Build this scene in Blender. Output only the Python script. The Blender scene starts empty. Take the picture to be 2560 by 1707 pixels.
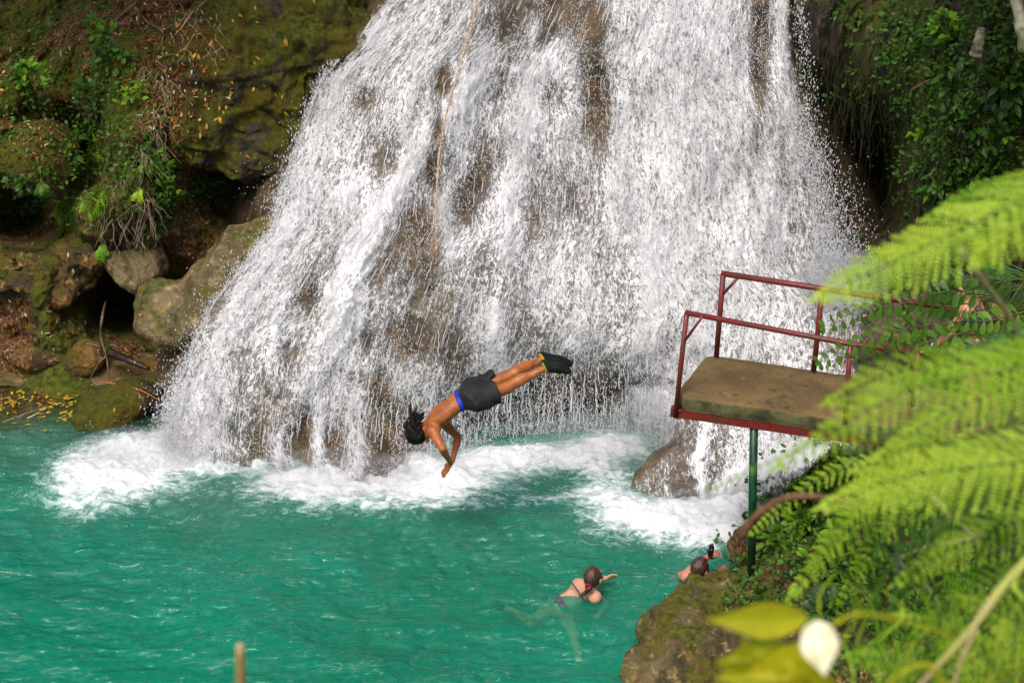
import bpy, math, random
import numpy as np
from mathutils import Vector, Matrix
R = math.radians
rnd = random.Random(7)
rng = np.random.default_rng(7)
sc = bpy.context.scene
col = sc.collection
TH = R(27.0); FPX = 5333.0; H = 11.1
CT, ST = math.cos(TH), math.sin(TH)

# ---------------------------------------------------------------- mapping helpers (photo survey -> metres)
def at(px, py, Y):
    dx = (px-1280)/FPX; dy = (853.5-py)/FPX
    ry = CT+dy*ST; rz = -ST+dy*CT
    k = Y/ry
    return np.array([dx*k, Y, H+rz*k])
def at_z(px, py, z=0.0):
    dx = (px-1280)/FPX; dy = (853.5-py)/FPX
    ry = CT+dy*ST; rz = -ST+dy*CT
    k = (z-H)/rz
    return np.array([dx*k, ry*k, z])
def at_arr(px, py, Y):
    dx = (px-1280)/FPX; dy = (853.5-py)/FPX
    ry = CT+dy*ST; rz = -ST+dy*CT
    k = Y/ry
    return np.stack([dx*k, Y+0*dx, H+rz*k], -1)
def pix_arr(P):
    x = P[..., 0]; y = P[..., 1]; z = P[..., 2]-H
    d = y*CT - z*ST; u = y*ST + z*CT
    return 1280+FPX*x/d, 853.5-FPX*u/d
def V(*a): return np.array(a, float)
def unit(v):
    v = np.asarray(v, float); return v/(np.linalg.norm(v)+1e-12)

# ---------------------------------------------------------------- numpy noise
def _h(ix, iy, iz, seed):
    n = (ix*374761393 + iy*668265263 + iz*1274126177 + seed*974634777) & 0xFFFFFFFF
    n = ((n ^ (n >> 13))*1274126177) & 0xFFFFFFFF
    n = ((n ^ (n >> 15))*2246822519) & 0xFFFFFFFF
    n = n ^ (n >> 16)
    return (n & 0xFFFF).astype(np.float32)/65535.0
def vnoise(p, seed=0):
    f = np.floor(p); i = f.astype(np.int64); t = (p-f).astype(np.float32)
    t = t*t*t*(t*(t*6-15)+10)
    x, y, z = i[..., 0], i[..., 1], i[..., 2]
    tx, ty, tz = t[..., 0], t[..., 1], t[..., 2]
    r = 0
    for a in (0, 1):
        wx = tx if a else 1-tx
        for b in (0, 1):
            wy = ty if b else 1-ty
            for c in (0, 1):
                wz = tz if c else 1-tz
                r = r + _h(x+a, y+b, z+c, seed)*wx*wy*wz
    return r*2-1
def fbm(p, octv=5, seed=0, gain=0.5, lac=2.03):
    r = 0; a = 1.0; q = np.array(p, float)
    for o in range(octv):
        r = r + a*vnoise(q, seed+o*17); q = q*lac+13.7; a *= gain
    return r
def ridge(p, octv=4, seed=0):
    r = 0; a = 1.0; q = np.array(p, float)
    for o in range(octv):
        r = r + a*(1-np.abs(vnoise(q, seed+o*17))*2); q = q*2.1+5.1; a *= .5
    return r

def tps(pts):
    A = np.array([(a/500., b/500.) for a, b, _ in pts]); v = np.array([c for _, _, c in pts])
    n = len(A)
    d2 = ((A[:, None]-A[None])**2).sum(-1)
    K = .5*d2*np.log(d2+1e-9) + np.eye(n)*2e-3
    M = np.zeros((n+3, n+3)); M[:n, :n] = K; M[:n, n] = 1; M[:n, n+1:] = A; M[n, :n] = 1; M[n+1:, :n] = A.T
    w = np.linalg.solve(M, np.concatenate([v, [0, 0, 0]]))
    def f(px, py):
        q = np.stack([np.asarray(px, float)/500., np.asarray(py, float)/500.], -1)
        out = w[n] + w[n+1]*q[..., 0] + w[n+2]*q[..., 1]
        for k in range(n):
            dd = ((q-A[k])**2).sum(-1)
            out = out + w[k]*.5*dd*np.log(dd+1e-9)
        return out
    return f
def Yz(py, z):
    ang = TH-math.atan((853.5-py)/FPX)
    return (H-z)/math.tan(ang)

# ---------------------------------------------------------------- object helpers
def tag(o, label=None, cat=None, group=None, kind=None):
    if label: o['label'] = label
    if cat: o['category'] = cat
    if group: o['group'] = group
    if kind: o['kind'] = kind
    return o
def mesh_np(name, verts, faces, mats, parent=None, smooth=True, midx=None):
    me = bpy.data.meshes.new(name)
    verts = np.asarray(verts, np.float32); 
    faces = np.asarray(faces, np.int32)
    nf, k = faces.shape
    me.vertices.add(len(verts)); me.vertices.foreach_set('co', verts.ravel())
    me.loops.add(nf*k); me.loops.foreach_set('vertex_index', faces.ravel())
    me.polygons.add(nf); me.polygons.foreach_set('loop_start', np.arange(0, nf*k, k, dtype=np.int32))
    me.polygons.foreach_set('loop_total', np.full(nf, k, np.int32))
    if not isinstance(mats, (list, tuple)): mats = [mats]
    for m in mats: me.materials.append(m)
    if midx is not None: me.polygons.foreach_set('material_index', np.asarray(midx, np.int32))
    me.update(calc_edges=True); me.validate()
    if smooth: me.polygons.foreach_set('use_smooth', np.ones(len(me.polygons), bool))
    o = bpy.data.objects.new(name, me); col.objects.link(o)
    if parent is not None: o.parent = parent
    return o
def attr(o, name, arr):
    a = o.data.attributes.new(name, 'FLOAT', 'POINT'); a.data.foreach_set('value', np.asarray(arr, np.float32).ravel())
def attr2(o, name, arr):
    a = o.data.attributes.new(name, 'FLOAT_VECTOR', 'POINT'); a.data.foreach_set('vector', np.asarray(arr, np.float32).ravel())
class MB:
    def __init__(s): s.v = []; s.f = []; s.m = []; s.cur = 0
    def add(s, vs, fs):
        b = len(s.v); s.v.extend([tuple(map(float, p)) for p in vs])
        for f in fs: s.f.append(tuple(i+b for i in f)); s.m.append(s.cur)
    def tube(s, pts, rad, n=7, cap=True):
        pts = [np.asarray(p, float) for p in pts]
        if not hasattr(rad, '__len__'): rad = [rad]*len(pts)
        prev = None; vs = []
        for i, p in enumerate(pts):
            t = unit(pts[min(i+1, len(pts)-1)]-pts[max(i-1, 0)])
            if prev is None:
                a = V(0, 0, 1) if abs(t[2]) < .9 else V(1, 0, 0); u = unit(np.cross(t, a))
            else: u = unit(prev-t*np.dot(prev, t))
            prev = u; w = np.cross(t, u)
            for k in range(n):
                an = 2*math.pi*k/n; vs.append(p+(u*math.cos(an)+w*math.sin(an))*rad[i])
        fs = []
        for i in range(len(pts)-1):
            for k in range(n):
                a = i*n+k; b = i*n+(k+1) % n; fs.append((a, b, b+n, a+n))
        if cap: fs.append(tuple(range(n))[::-1]); fs.append(tuple(range((len(pts)-1)*n, len(pts)*n)))
        s.add(vs, fs)
    def box(s, c, ax, ay, az):
        c, ax, ay, az = [np.asarray(q, float) for q in (c, ax, ay, az)]
        vs = [c+i*ax+j*ay+k*az for i in (-1, 1) for j in (-1, 1) for k in (-1, 1)]
        s.add(vs, [(0, 1, 3, 2), (4, 6, 7, 5), (0, 4, 5, 1), (2, 3, 7, 6), (0, 2, 6, 4), (1, 5, 7, 3)])
    def build(s, name, mats, parent=None, smooth=True, bevel=0):
        me = bpy.data.meshes.new(name); me.from_pydata(s.v, [], s.f)
        if not isinstance(mats, (list, tuple)): mats = [mats]
        for m in mats: me.materials.append(m)
        if len(mats) > 1: me.polygons.foreach_set('material_index', np.array(s.m, np.int32))
        if smooth: me.polygons.foreach_set('use_smooth', np.ones(len(me.polygons), bool))
        me.update(); o = bpy.data.objects.new(name, me); col.objects.link(o)
        if parent is not None: o.parent = parent
        if bevel:
            b = o.modifiers.new('bevel', 'BEVEL'); b.width = bevel; b.segments = 2; b.limit_method = 'ANGLE'
        return o
def empty(name, loc=(0, 0, 0)):
    o = bpy.data.objects.new(name, None); o.location = tuple(map(float, loc)); o.empty_display_size = .1; col.objects.link(o); return o
def rehome(root):
    """children built in world space keep their place under an empty that is not at the origin"""
    for c in root.children: c.matrix_parent_inverse = Matrix.Translation(root.location).inverted()
def spline(pts, n):
    """Catmull-Rom through pts"""
    p = [np.asarray(q, float) for q in pts]; p = [2*p[0]-p[1]]+p+[2*p[-1]-p[-2]]
    out = []; m = len(p)-3
    for i in range(n):
        t = i/(n-1)*m; k = min(int(t), m-1); t -= k
        a, b, c, d = p[k:k+4]
        out.append(.5*((2*b)+(c-a)*t+(2*a-5*b+4*c-d)*t*t+(3*b-a-3*c+d)*t**3))
    return out

# ---------------------------------------------------------------- materials
class NT:
    def __init__(s, name):
        s.mat = bpy.data.materials.new(name); s.mat.use_nodes = True; s.t = s.mat.node_tree; s.t.nodes.clear()
        s.out = s.t.nodes.new('ShaderNodeOutputMaterial')
    def n(s, typ, ins=None, out=0, **pr):
        nd = s.t.nodes.new('ShaderNode'+typ)
        for k, v in pr.items(): setattr(nd, k, v)
        for k, v in (ins or {}).items():
            sk = nd.inputs[k]
            if isinstance(v, bpy.types.NodeSocket): s.t.links.new(v, sk)
            elif isinstance(v, (tuple, list)) and len(v) == 3 and sk.type == 'RGBA': sk.default_value = (*v, 1)
            else: sk.default_value = v
        return nd.outputs[out]
    def pos(s): return s.n('NewGeometry')
    def map(s, vec, scale=(1, 1, 1), loc=(0, 0, 0), rot=(0, 0, 0)):
        return s.n('Mapping', {'Vector': vec, 'Scale': scale, 'Location': loc, 'Rotation': rot})
    def noise(s, vec, scale, detail=5, rough=.55, dist=0, out=0):
        return s.n('TexNoise', {'Vector': vec, 'Scale': scale, 'Detail': detail, 'Roughness': rough, 'Distortion': dist}, out)
    def ramp(s, fac, stops, interp='LINEAR'):
        nd = s.t.nodes.new('ShaderNodeValToRGB'); s.t.links.new(fac, nd.inputs[0]); cr = nd.color_ramp; cr.interpolation = interp
        while len(cr.elements) > 1: cr.elements.remove(cr.elements[0])
        for i, (p, c) in enumerate(stops):
            e = cr.elements[0] if i == 0 else cr.elements.new(p)
            e.position = p; e.color = (*c, 1) if hasattr(c, '__len__') else (c, c, c, 1)
        return nd.outputs[0]
    def math(s, op, a, b=0.5, c=None, clamp=False):
        ins = {0: a, 1: b}
        if c is not None: ins[2] = c
        return s.n('Math', ins, operation=op, use_clamp=clamp)
    def rng(s, v, a, b, c=0, d=1, t='SMOOTHSTEP'):
        return s.n('MapRange', {'Value': v, 'From Min': a, 'From Max': b, 'To Min': c, 'To Max': d}, interpolation_type=t)
    def mix(s, f, a, b):
        nd = s.t.nodes.new('ShaderNodeMix'); nd.data_type = 'RGBA'
        for k, v in ((0, f), (6, a), (7, b)):
            if isinstance(v, bpy.types.NodeSocket): s.t.links.new(v, nd.inputs[k])
            elif hasattr(v, '__len__'): nd.inputs[k].default_value = (*v, 1)
            elif k: nd.inputs[k].default_value = (v, v, v, 1)
            else: nd.inputs[k].default_value = v
        return nd.outputs[2]
    def bump(s, h, st=.5, dist=.05, nrm=None):
        ins = {'Height': h, 'Strength': st, 'Distance': dist}
        if nrm is not None: ins['Normal'] = nrm
        return s.n('Bump', ins)
    def attr(s, name, out='Fac'):
        nd = s.t.nodes.new('ShaderNodeAttribute'); nd.attribute_name = name; return nd.outputs[out]
    def surf(s, sh): s.t.links.new(sh, s.out.inputs['Surface']); return s.mat
    def bsdf(s, **k):
        ren = {'color': 'Base Color', 'rough': 'Roughness', 'normal': 'Normal', 'alpha': 'Alpha', 'spec': 'Specular IOR Level', 'metal': 'Metallic',
               'sss': 'Subsurface Weight', 'coat': 'Coat Weight', 'trans': 'Transmission Weight', 'sheen': 'Sheen Weight'}
        return s.n('BsdfPrincipled', {ren[a]: b for a, b in k.items()})

def rock_mat(name, dark, mid, light, moss, moss_amt=.5, scale=1.0, stretch=1.0, rough=.62, bump=1.0, litter=0.0, mossz=.5, algae=.8):
    t = NT(name); g = t.pos(); v = t.map(g, (1, 1, stretch))
    n1 = t.noise(v, 1.7*scale, 9, .62, .4); n2 = t.noise(t.map(v, loc=(7, 3, 1)), 5.5*scale, 8, .6, .2); n3 = t.noise(t.map(v, loc=(17, 3, 9)), 1.1*scale, 8, .68, .5)
    n4 = t.noise(v, 34*scale, 5, .7)
    c = t.mix(t.rng(n1, .38, .62), dark, mid)
    c = t.mix(t.rng(n2, .52, .72), c, light)
    # orange mineral patches and black algae stains
    c = t.mix(t.math('MULTIPLY', t.rng(t.noise(t.map(v, loc=(1, 31, 4)), 2.3*scale, 7, .6), .57, .7), .6), c, (light[0]*1.05, light[1]*.72, light[2]*.4))
    c = t.mix(t.rng(t.noise(t.map(v, (1, 1, .4), loc=(40, 3, 4)), 2.6*scale, 8, .65), .52, .68, 0, algae), c, (dark[0]*.35, dark[1]*.4, dark[2]*.35))
    nz = t.n('SeparateXYZ', {0: t.n('NewGeometry', out=1)}, 2)
    mm = t.math('ADD', t.math('MULTIPLY', n3, 1.0), t.math('MULTIPLY', t.math('MULTIPLY', nz, mossz*.22), 1.0))
    mm = t.math('ADD', mm, t.math('MULTIPLY', t.math('SUBTRACT', n4, .5), .22))
    lo = .78-moss_amt*.45
    mf = t.rng(mm, lo, lo+.09)
    mossc = t.mix(t.rng(t.noise(v, 14, 6, .7), .35, .65), tuple(q*.5 for q in moss), tuple(q*1.5 for q in moss))
    mossc = t.mix(t.rng(t.noise(v, 2.1, 3, .5), .4, .65, 0, .6), mossc, (moss[0]*1.6, moss[1]*1.0, moss[2]*.8))
    c = t.mix(mf, c, mossc)
    if litter:
        vo = t.n('TexVoronoi', {'Vector': t.map(t.n('NewGeometry'), (1, 1, .55)), 'Scale': 48.0, 'Randomness': 1.0}, 1)
        s1 = t.n('SeparateXYZ', {0: vo}, 0); s2 = t.n('SeparateXYZ', {0: vo}, 1)
        lc = t.ramp(s2, [(0, (.05, .012, .004)), (.35, (.13, .035, .012)), (.65, (.2, .09, .03)), (.9, (.32, .2, .08)), (1, (.5, .35, .16))])
        lf = t.math('MULTIPLY', t.rng(t.noise(t.map(g, loc=(3, 8, 2)), .9, 6, .7), .5-.12*litter, .56), t.rng(s1, .12, .2))
        c = t.mix(lf, c, lc)
    hgt = t.math('ADD', t.math('MULTIPLY', n1, 1.0), t.math('MULTIPLY', n2, .5))
    hgt = t.math('ADD', hgt, t.math('MULTIPLY', t.n('TexVoronoi', {'Vector': t.map(v, loc=(2, 2, 2)), 'Scale': 6.0*scale}, feature='DISTANCE_TO_EDGE'), .35))
    b1 = t.bump(hgt, .9*bump, .12); b2 = t.bump(n4, .9*bump, .02, b1)
    b3 = t.bump(t.noise(g, 110, 3, .7), t.math('MULTIPLY', mf, .8), .01, b2)
    r = t.mix(mf, rough, .95)
    return t.surf(t.bsdf(color=c, rough=r, normal=b3, spec=.4))

def leaf_mat(name, c1, c2, trans=.35, rough=.45, varscale=6.0):
    t = NT(name); g = t.pos()
    f = t.n('ObjectInfo', out=5)
    nz = t.noise(g, varscale, 3, .6)
    m = t.math('ADD', t.math('MULTIPLY', f, .35), t.math('MULTIPLY', nz, .9))
    c = t.mix(t.rng(m, .35, .85), c1, c2)
    c = t.mix(t.rng(t.noise(g, varscale*9, 3, .6), .3, .8, 0, .35), c, tuple(q*.45 for q in c1))
    p = t.bsdf(color=c, rough=rough, spec=.35, normal=t.bump(t.noise(g, varscale*14, 2), .25, .01))
    tr = t.n('BsdfTranslucent', {'Color': t.mix(.5, c, (c2[0]*1.3, c2[1]*1.4, c2[2]*.6))})
    return t.surf(t.n('MixShader', {0: trans, 1: p, 2: tr}))
def plain(name, c, rough=.5, spec=.4, var=.25, scale=12, c2=None, metal=0, bump=.2, sss=0):
    t = NT(name); g = t.n('TexCoord', out=3)
    n = t.noise(g, scale, 6, .6)
    cc = t.mix(t.rng(n, .35, .65), tuple(q*(1-var) for q in c), c2 or tuple(min(1, q*(1+var)) for q in c))
    return t.surf(t.bsdf(color=cc, rough=rough, spec=spec, metal=metal, sss=sss, normal=t.bump(n, bump, .01)))
M = {}
M['cliff_l'] = rock_mat('mossy_cliff_left', (.018, .014, .007), (.05, .034, .012), (.14, .09, .035), (.080, .098, .004), .82, litter=.08, mossz=.3, bump=1.3)
M['cliff_r'] = rock_mat('mossy_cliff_right', (.016, .013, .008), (.05, .034, .016), (.12, .075, .035), (.045, .066, .004), .70, stretch=.4, mossz=.1)
M['boulder_moss'] = rock_mat('mossy_boulder', (.03, .025, .014), (.09, .065, .035), (.20, .13, .06), (.085, .092, .004), .80, scale=1.3, bump=1.5, mossz=.5)
M['boulder_tan'] = rock_mat('tan_wet_boulder', (.11, .082, .036), (.27, .20, .095), (.44, .34, .17), (.12, .12, .025), .46, scale=1.5, rough=.35)
M['boulder_near'] = rock_mat('lichen_rock', (.11, .085, .034), (.32, .235, .10), (.74, .52, .22), (.15, .16, .020), .42, scale=2.2, bump=1.6, mossz=.8, algae=.5)
M['ledge'] = rock_mat('sandstone_ledge', (.06, .038, .012), (.26, .145, .034), (.62, .37, .10), (.075, .082, .004), .46, scale=1.3, litter=.05, bump=1.2)
M['fallrock'] = rock_mat('wet_fall_rock', (.055, .042, .024), (.155, .108, .056), (.27, .19, .10), (.08, .075, .022), .38, scale=1.3, rough=.3, mossz=.1)
M['splashrock'] = rock_mat('wet_brown_boulder', (.07, .05, .028), (.19, .135, .075), (.32, .23, .13), (.08, .08, .025), .30, scale=1.6, rough=.25)
M['shelf'] = rock_mat('wet_sand_shelf', (.10, .068, .028), (.17, .115, .05), (.25, .18, .085), (.10, .09, .02), .2, scale=.8, rough=.4, bump=.5, algae=.4)
M['bank'] = rock_mat('bank_earth', (.02, .014, .007), (.07, .04, .016), (.2, .11, .04), (.045, .08, .012), .62, scale=1.6, litter=.8)

# ---------------------------------------------------------------- grid surfaces
def grid_faces(nr, nc, keep=None):
    i = np.arange((nr-1)*(nc-1)); r = i//(nc-1); c = i % (nc-1); a = r*nc+c
    f = np.stack([a, a+nc, a+nc+1, a+1], -1)
    return f if keep is None else f[keep.ravel()]

# ---------------------------------------------------------------- surface nets for bodies, boulders
class Field:
    def __init__(s, lo, hi, h):
        s.h = h; s.lo = np.array(lo, float)-3*h; n = np.ceil((np.array(hi)-s.lo)/h).astype(int)+4
        s.n = n; s.F = np.full(n, 1.0, np.float32)
    def sub(s, lo, hi):
        a = np.clip(np.floor((lo-s.lo)/s.h).astype(int), 0, s.n-1); b = np.clip(np.ceil((hi-s.lo)/s.h).astype(int)+1, 1, s.n)
        ax = [(s.lo[k]+s.h*np.arange(a[k], b[k])).astype(np.float32) for k in range(3)]
        X = np.stack(np.meshgrid(*ax, indexing='ij'), -1)
        return tuple(slice(a[k], b[k]) for k in range(3)), X
    def comb(s, sl, d, k, mode='add'):
        F = s.F[sl]
        if mode == 'cut':
            s.F[sl] = np.maximum(F, -d); return
        if k <= 0: s.F[sl] = np.minimum(F, d); return
        hh = np.clip(.5+.5*(F-d)/k, 0, 1); s.F[sl] = F*(1-hh)+d*hh-k*hh*(1-hh)
    def cone(s, a, b, ra, rb, k=.02, mode='add'):
        a = np.asarray(a, float); b = np.asarray(b, float); m = max(ra, rb)+k+3*s.h
        sl, X = s.sub(np.minimum(a, b)-m, np.maximum(a, b)+m)
        ab = b-a; L = (ab**2).sum()+1e-9
        t = np.clip(((X-a)*ab).sum(-1)/L, 0, 1)
        d = np.linalg.norm(X-a-t[..., None]*ab, axis=-1)-(ra+(rb-ra)*t)
        s.comb(sl, d.astype(np.float32), k, mode)
    def ell(s, c, r, M3=None, k=.02, mode='add'):
        c = np.asarray(c, float); r = np.asarray(r, float); m = r.max()+k+3*s.h
        sl, X = s.sub(c-m, c+m); q = X-c
        if M3 is not None: q = q@np.asarray(M3).T      # rows of M3 = local axes
        k0 = np.linalg.norm(q/r, axis=-1); k1 = np.linalg.norm(q/(r*r), axis=-1)+1e-6
        s.comb(sl, (k0*(k0-1)/k1).astype(np.float32), k, mode)
    def coords(s):
        ax = [(s.lo[k]+s.h*np.arange(s.n[k])).astype(np.float32) for k in range(3)]
        return np.stack(np.meshgrid(*ax, indexing='ij'), -1)
    def mesh(s, F=None):
        F = s.F if F is None else F
        ins = F < 0; n = F.shape
        cnt = np.zeros((n[0]-1, n[1]-1, n[2]-1), np.int8)
        for dx in (0, 1):
            for dy in (0, 1):
                for dz in (0, 1): cnt += ins[dx:n[0]-1+dx, dy:n[1]-1+dy, dz:n[2]-1+dz]
        act = (cnt > 0) & (cnt < 8)
        I = np.argwhere(act); idx = np.full(act.shape, -1, np.int64); idx[act] = np.arange(len(I))
        acc = np.zeros((len(I), 3)); num = np.zeros(len(I))
        for ax in range(3):
            o = [k for k in range(3) if k != ax]
            for u in (0, 1):
                for w in (0, 1):
                    A = I.copy(); A[:, o[0]] += u; A[:, o[1]] += w; B = A.copy(); B[:, ax] += 1
                    fa = F[A[:, 0], A[:, 1], A[:, 2]]; fb = F[B[:, 0], B[:, 1], B[:, 2]]
                    cr = (fa < 0) != (fb < 0); t = np.where(cr, fa/(fa-fb+1e-12), 0)
                    p = A.astype(float); p[:, ax] += t; acc[cr] += p[cr]; num[cr] += 1
        vs = s.lo+s.h*(acc/np.maximum(num, 1)[:, None]); fs = []
        for ax in range(3):
            o = [(ax+1) % 3, (ax+2) % 3]
            sa = [slice(None)]*3; sb = [slice(None)]*3; sa[ax] = slice(0, n[ax]-1); sb[ax] = slice(1, n[ax])
            E = np.argwhere(ins[tuple(sa)] != ins[tuple(sb)])
            E = E[(E[:, o[0]] > 0) & (E[:, o[1]] > 0) & (E[:, o[0]] < n[o[0]]-1) & (E[:, o[1]] < n[o[1]]-1)]
            if not len(E): continue
            q = []
            for du, dw in ((0, 0), (1, 0), (1, 1), (0, 1)):
                c = E.copy(); c[:, o[0]] -= du; c[:, o[1]] -= dw; q.append(idx[c[:, 0], c[:, 1], c[:, 2]])
            q = np.stack(q, -1); fl = ~ins[E[:, 0], E[:, 1], E[:, 2]]
            q[fl] = q[fl][:, ::-1]; fs.append(q)
        return vs, np.concatenate(fs)
def soften(vs, fs, it=2, lam=.5):
    for _ in range(it):
        acc = np.zeros_like(vs); num = np.zeros(len(vs))
        for k in range(4):
            a = fs[:, k]; b = fs[:, (k+1) % 4]
            np.add.at(acc, a, vs[b]); np.add.at(num, a, 1); np.add.at(acc, b, vs[a]); np.add.at(num, b, 1)
        vs = vs*(1-lam)+lam*acc/np.maximum(num, 1)[:, None]
    return vs

def boulder(name, ells, mat, label, cat='rock', h=.03, amp=.07, freq=1.6, seed=1, k=.25, group=None):
    """ells: list of (center, radii[, yaw]) blended into one rock, then roughened"""
    cs = np.array([e[0] for e in ells]); rs = np.array([max(e[1]) for e in ells])
    f = Field((cs-rs[:, None]).min(0)-.1, (cs+rs[:, None]).max(0)+.1, h)
    for e in ells:
        yaw = e[2] if len(e) > 2 else 0; tilt = e[3] if len(e) > 3 else 0
        Mx = np.array(Matrix.Rotation(-tilt, 3, 'Y') @ Matrix.Rotation(-yaw, 3, 'Z'))
        f.ell(e[0], e[1], Mx, k)
    vs, fs = f.mesh()
    me = vs.mean(0)
    nrm = np.zeros_like(vs); a = vs[fs[:, 1]]-vs[fs[:, 0]]; b = vs[fs[:, 3]]-vs[fs[:, 0]]; fn = np.cross(a, b)
    for q in range(4): np.add.at(nrm, fs[:, q], fn)
    nrm /= np.linalg.norm(nrm, axis=1)[:, None]+1e-9
    d = fbm(vs*freq, 5, seed, .55)*amp + (ridge(vs*freq*1.7, 3, seed+5)-.8)*amp*.35 - np.clip(.10-np.abs(vnoise(vs*freq*1.1+4, seed+9)), 0, 1)*amp*2.5 + fbm(vs*14, 3, seed+3)*.008
    vs = vs+nrm*d[:, None]
    base = V(me[0], me[1], vs[:, 2].min())
    o = mesh_np(name, vs-base, fs, mat); o.location = base
    return tag(o, label, cat, group)

# ================================================================ THE FALL: rock face, water sheets
fall_Y = tps([(430, 1130, 19.3), (300, 1130, 19.6), (700, 1190, 18.85), (1000, 1200, 18.85), (1250, 1120, 19.9), (1450, 1110, 20.0), (1600, 1090, 19.9), (1250, 980, 19.75), (1500, 960, 19.8),
              (1700, 1150, 19.3), (1900, 1120, 18.9), (2000, 1150, 18.7), (600, 900, 19.5), (900, 900, 19.45), (1200, 880, 19.5), (1500, 850, 19.6), (1800, 900, 19.4), (2100, 900, 19.2),
              (500, 800, 20.1), (700, 600, 20.4), (1000, 600, 20.15), (1300, 600, 20.3), (1600, 600, 20.3), (1900, 600, 20.35), (2080, 640, 20.5),
              (760, 300, 21.4), (1000, 300, 21.0), (1300, 300, 21.1), (1600, 300, 21.1), (1900, 300, 21.2), (2080, 300, 21.6),
              (960, 0, 22.2), (1200, 0, 21.9), (1500, 0, 22.0), (1800, 0, 22.0), (2000, 0, 22.3), (1000, -250, 23.3), (1500, -250, 23.3), (2000, -250, 23.3), (2250, 700, 20.0), (2250, 0, 22.3), (500, 1300, 18.2), (1200, 1350, 18.2), (1900, 1350, 18.2)])
def fallrock_Y(px, py):
    P = at_arr(px, py, fall_Y(px, py))
    n = fbm(P*V(1.6, 1.0, .9), 5, 3)*.11 + fbm(P*V(4.5, 2, 2.2), 3, 8)*.05
    out = np.clip(Ledge(py)-px+10, 0, 400)/60. + np.clip(px-Redge(py)-10, 0, 400)/60.*np.clip((760-py)/60, 0, 1)
    return fall_Y(px, py) + n + out**1.3*.6
def lerp_curve(pts):
    xs = np.array([p[0] for p in pts], float); ys = np.array([p[1] for p in pts], float)
    return lambda q: np.interp(q, xs, ys)
Ledge = lerp_curve([(-300, 1130), (0, 965), (100, 890), (210, 800), (380, 742), (500, 700), (570, 690), (680, 600), (760, 535), (880, 480), (960, 450), (1090, 425), (1250, 415)])
Redge = lerp_curve([(-300, 1950), (0, 1968), (150, 1968), (280, 2015), (400, 2050), (500, 2075), (620, 2085), (700, 2130), (780, 2160), (1250, 2170)])
# rock behind the water
pxg, pyg = np.meshgrid(np.linspace(330, 2330, 420), np.linspace(-260, 1330, 420))
Pr = at_arr(pxg, pyg, fallrock_Y(pxg, pyg))
o = mesh_np('rock_face', Pr.reshape(-1, 3), grid_faces(420, 420), M['fallrock']); tag(o, kind='structure')

# where the brown rock shows (x, y, rx, ry, strength) and where the streams run white, measured on the photo
GAPS = [(1380, 40, 110, 60, .5), (1440, 60, 70, 60, .6), (1482, 200, 26, 130, .9), (1505, 290, 18, 90, .9), (1905, 60, 24, 120, .9), (1900, 220, 16, 110, .6), (1282, 75, 30, 60, .9), (1112, 208, 16, 34, 1.1),
        (1095, 318, 13, 34, 1.2), (1083, 420, 17, 52, 1.1), (955, 395, 36, 50, .85), (1178, 455, 42, 46, .95), (1165, 530, 22, 32, .9), (1050, 560, 34, 50, .8), (1010, 850, 46, 44, 1.0), (645, 1105, 26, 58, 1.0),
        (752, 1100, 22, 58, 1.0), (842, 1115, 22, 36, .9), (968, 1070, 44, 78, 1.2), (948, 975, 18, 36, .9), (765, 740, 24, 40, .7), (922, 852, 16, 30, .7), (700, 1040, 14, 50, .6), (1370, 230, 40, 30, .5),
        (1400, 450, 40, 60, .5), (1250, 380, 60, 40, .4), (1330, 560, 30, 60, .5), (1240, 660, 60, 60, .35), (1450, 520, 30, 60, .4), (980, 690, 50, 80, .5), (1080, 740, 50, 100, .45), (860, 950, 40, 60, .4),
        (1350, 1040, 110, 70, .75), (1520, 1030, 110, 80, .85), (1240, 1060, 60, 60, .5), (1430, 960, 60, 60, .35), (1300, 820, 60, 70, .3), (1180, 960, 30, 80, .4), (1115, 880, 40, 60, .35), (1560, 700, 50, 60, .2),
        (1860, 1000, 70, 60, .3), (2060, 860, 40, 50, .3), (1110, 1090, 60, 40, .5), (1040, 620, 30, 50, .5), (1640, 1000, 30, 60, .3), (720, 880, 18, 34, .5), (660, 960, 22, 40, .4), (580, 1080, 24, 40, .4), (560, 890, 20, 30, .3), (905, 250, 34, 26, .5), (1250, 180, 30, 60, .5)]
STREAMS = [([(930, 60), (820, 220), (760, 400), (720, 560), (620, 700), (540, 830), (480, 980), (440, 1110)], 42, .55), ([(1330, 60), (1230, 160), (1130, 270), (1050, 370), (985, 480), (900, 620), (850, 740)], 26, .75),
           ([(1420, 90), (1345, 220), (1310, 350), (1280, 480), (1270, 640)], 30, .55), ([(1175, 400), (1110, 500), (1120, 640)], 14, .5), ([(1240, 780), (1235, 900), (1225, 1010), (1240, 1140)], 22, .7),
           ([(1700, 40), (1720, 300), (1730, 600)], 100, .2), ([(900, 640), (860, 760), (800, 860), (770, 960)], 34, .4), ([(1650, 640), (1640, 900), (1635, 1010)], 40, .4), ([(860, 760), (850, 900), (845, 1000)], 25, .4), ([(1960, 0), (1965, 130), (1990, 280), (2010, 420)], 20, .7),
           ([(1750, 960), (1770, 1060), (1740, 1180)], 16, .6), ([(1090, 140), (960, 330), (860, 520)], 24, .3), ([(700, 1010), (700, 1160)], 10, .6), ([(800, 1000), (800, 1170)], 11, .6), ([(890, 980), (895, 1180)], 14, .6), ([(480, 1010), (520, 1100)], 40, .4)]
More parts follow.
